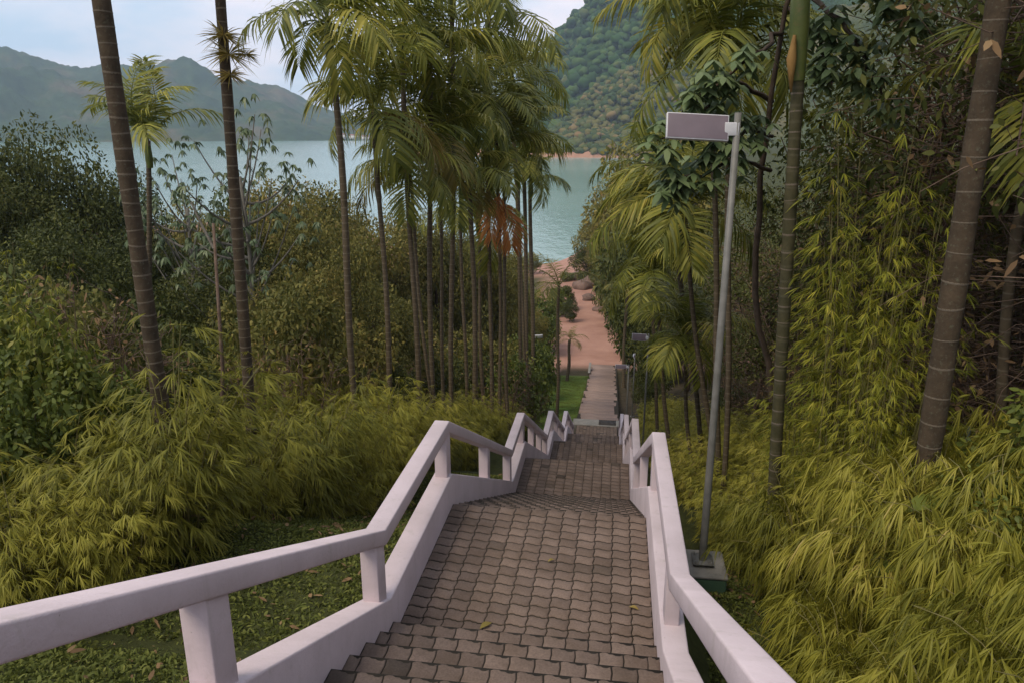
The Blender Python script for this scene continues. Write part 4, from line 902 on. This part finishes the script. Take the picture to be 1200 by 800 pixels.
# big leaved plants in the hedge below the stout ringed trunk
def big_leaf_plant(X, Y, n, L, seed, label, name='big_leaf_plant'):
    rg = np.random.default_rng(seed); root = empty(name, (X, Y, gz(X, Y))); tag(root, label, 'plant', 'broad leaved plants in the hedge')
    for k in range(n):
        a = rg.uniform(0, 6.28); el = rg.uniform(.5, 1.25); d = np.array([math.cos(a) * math.cos(el), math.sin(a) * math.cos(el), math.sin(el)])
        st = np.linspace(0, 1, 5)[:, None] * d * L * rg.uniform(1.6, 2.6) ; tip = st[-1]; t = np.linspace(0, 1, 8)
        dd = unit(d * .6 + np.array([math.cos(a), math.sin(a), -.1])); S = unit(np.cross(dd, Z3)); l = L * rg.uniform(.8, 1.2)
        c = tip + dd * (l * t)[:, None] - Z3 * (.45 * l * t ** 2)[:, None]; w = .27 * l * np.sin(np.clip(t * .93 + .07, 0, 1) * math.pi) ** .7
        up = unit(np.cross(S, dd)) * .18
        v = np.concatenate([c - S * w[:, None] + up * w[:, None], c, c + S * w[:, None] + up * w[:, None]])
        q = [(i, i + 8, i + 9, i + 1) for i in range(7)] + [(i + 8, i + 16, i + 17, i + 9) for i in range(7)]
        mb = MB().add(v, [q]); mb.tube(st, np.linspace(.012, .006, 5), 5, False); mb.build('leaf', M['mid_leaf'], root, True)
for k, (X, Y, n, L, lab) in enumerate([(3.25, 7.1, 9, .40, 'broad leaved plant at the foot of the stout white ringed trunk'), (4.6, 7.6, 8, .45, 'broad leaved plant on the bank beside the mottled slanting trunk'), (2.9, 6.2, 4, .28, 'small broad leaved plant poking out of the lower hedge'), (4.2, 8.6, 6, .6, 'tall broad leaved plant behind the stout white ringed trunk')]):
    big_leaf_plant(X, Y, n, L, 400 + k, lab)
for (X, Y, q) in [(3.25, 7.25, .6), (3.8, 7.0, .65), (4.6, 7.6, .8)]:
    place(random.choice(T_mid), (X, Y, gz(X, Y)), None, q, 'broad leaved dark shrub crowding the foot of the stout white ringed trunk', 'shrubs at the foot of the white ringed trunk')
for (X, Y, q) in [(3.15, 7.0, 1.12), (3.65, 6.75, 1.2), (3.35, 7.45, 1.15)]:
    place(random.choice(bam_big), (X, Y, gz(X, Y)), None, q, 'tall golden bamboo shrub in front of the stout white ringed trunk', GRR)
big_leaf_plant(3.7, 7.2, 8, .5, 409, 'broad leaved plant crowding the hedge side of the stout white ringed trunk')
# pale bare pole stem on the verge side
bs = at(237, 430, 13); tpx = at(250, 262, 13); r = empty('bare_sapling', (bs[0], bs[1], gz(bs[0], bs[1]))); tag(r, 'pale bare forked sapling between the two stout palm trunks', 'sapling')
d = np.array(tpx) - np.array(r.location); MB().tube([np.zeros(3), d * .5 + np.array([.14, 0, 0]), d], [.045, .038, .026], 8).build('trunk', M['twig'], r, True)
MB().tube([d * .92, d * .97 + np.array([-.2, 0, .1]), d + np.array([-.4, 0, .38])], [.03, .025, .015], 6, False).build('branch', M['pale_bark'], r, True)
# wire fence through the hedge on the bank
fz = [(4.3, 5.6), (4.35, 7.4), (4.4, 9.2), (4.5, 11.0)]
fr = empty('wire_fence', (4.3, 5.6, gz(4.3, 5.6))); tag(fr, 'thin diamond mesh wire fence running through the hedge on the bank', 'fence')
for (X, Y) in fz:
    z = gz(X, Y); rel(MB().tube([(X, Y, z - .3), (X, Y, z + 1.6)], .025, 8), fr).build('post', M['wire'], fr, True)
for (p, q) in zip(fz[:-1], fz[1:]):
    mb = MB()
    for k in range(-14, 26):
        for s in (1, -1):
            u0, u1 = k / 18.0, k / 18.0 + 1.0
            if s < 0: u0, u1 = u1, u0
            ts = np.linspace(0, 1, 12); u = u0 + (u1 - u0) * ts; ok = (u >= 0) & (u <= 1)
            if ok.sum() < 2: continue
            u = u[ok]; tt = ts[ok]; X = p[0] + (q[0] - p[0]) * u; Y = p[1] + (q[1] - p[1]) * u; z = gz(p[0], p[1]) * (1 - u) + gz(q[0], q[1]) * u + .1 + 1.45 * tt
            mb.tube(np.stack([X, Y, z], -1)[[0, -1]], .0028, 3, False)
    rel(mb, fr).build('wire_mesh', M['wire'], fr)
rk = np.random.default_rng(41)
for k, (x, y_, Y, q) in enumerate([(683, 322, 122, 1.5), (696, 316, 126, 1.9), (708, 326, 118, 1.4), (690, 334, 112, 1.0), (714, 338, 108, 1.2), (702, 345, 104, .7), (676, 312, 132, 1.4)]):
    p = at(x, y_, Y); zz = gz(p[0], p[1]); v = BV * (1 + rk.uniform(-.22, .22, (len(BV), 1))) * np.array([1.3, 1, .75]) * q
    o = MB().add(v, [BF]).build('rock', M['rock'], None, False, (p[0], p[1], zz + .2 * q)); o.rotation_euler = (0, 0, rk.uniform(0, 6)); tag(o, ('large' if q > 1.35 else 'small') + ' reddish brown boulder lying on the sand near the water', 'rock', 'boulders near the water')
# fallen leaves on the paving
for k, (X, Y, s) in enumerate([(-1.05, 5.75, .07), (-.75, 5.25, .11), (-.15, 11.0, .08), (-.55, 6.9, .04), (.3, 6.2, .05)]):
    z = 0.006 if 5.5 < Y < 8 else floor_line(Y) - .02
    if Y < 5.5: z = .16
    rg = np.random.default_rng(k); mb = MB(); t = np.linspace(0, 1, 7); c = np.stack([s * (t - .5) * 2, 0 * t, .02 * np.sin(t * 3) + .3 * s * (t - .5) ** 2], -1); w = s * .45 * np.sin(t * math.pi * .96 + .06)
    v = np.concatenate([c - np.array([0, 1, -.3]) * w[:, None], c, c + np.array([0, 1, .3]) * w[:, None]])
    mb.add(v, [[(i, i + 7, i + 8, i + 1) for i in range(6)] + [(i + 7, i + 14, i + 15, i + 8) for i in range(6)]])
    o = mb.build('fallen_leaf', M['palm_yellow'] if k != 1 else M['dry_leaf'], None, True, (X, Y, z)); o.rotation_euler = (0, 0, rg.uniform(0, 6.28)); tag(o, 'dry yellow brown leaf lying on the pavers', 'leaf', 'fallen leaves on the pavers')
# far houses on the opposite shore
rgh = random.Random(9)
for k in range(11):
    az, te = bearing(rgh.uniform(395, 470), 160); R = rgh.uniform(1880, 1960); X, Y = R * math.sin(az), R * math.cos(az); zz = WATER_Z + rgh.uniform(2, 12)
    r = empty('house', (X, Y, zz)); tag(r, 'tiny pale house on the opposite lake shore', 'house', 'houses on the opposite shore'); w = rgh.uniform(4, 7)
    MB().box(-w, w, -4, 4, -6, 5).build('wall', M['house_wall'], r)
    MB().add([(-w - .5, -4.5, 5), (w + .5, -4.5, 5), (w + .5, 4.5, 5), (-w - .5, 4.5, 5), (-w - .5, 0, 7.5), (w + .5, 0, 7.5)], [[(0, 1, 5, 4), (2, 3, 4, 5), (0, 3, 2, 1)], [(0, 4, 3), (1, 2, 5)]]).build('roof', M['house_roof'], r)

# unused shared prototypes are removed
for lst in (bam, bam_big, bam_tall, T_dark, T_olive, T_mid, T_oshrub, T_dshrub, T_grey, T_forest, T_forestd, S_twig, S_twigt):
    for o in lst:
        if o.name not in USED:
            for c in list(o.children): bpy.data.objects.remove(c)
            bpy.data.objects.remove(o)

# ------------------------------------------------------------------ haze
hz_ = MB().box(-3600, 3600, -300, 3700, -32, 420); hm, hn, ho = new_mat('lake_haze')
pv = hn.nodes.new('ShaderNodeVolumePrincipled'); pv.inputs['Density'].default_value = .00016; pv.inputs['Color'].default_value = (.62, .79, 1.0, 1); pv.inputs['Anisotropy'].default_value = 0.0
hn.links.new(pv.outputs[0], ho.inputs['Volume'])
tag(hz_.build('haze', hm), 'thin bluish haze hanging over the lake', 'haze', kind='stuff')
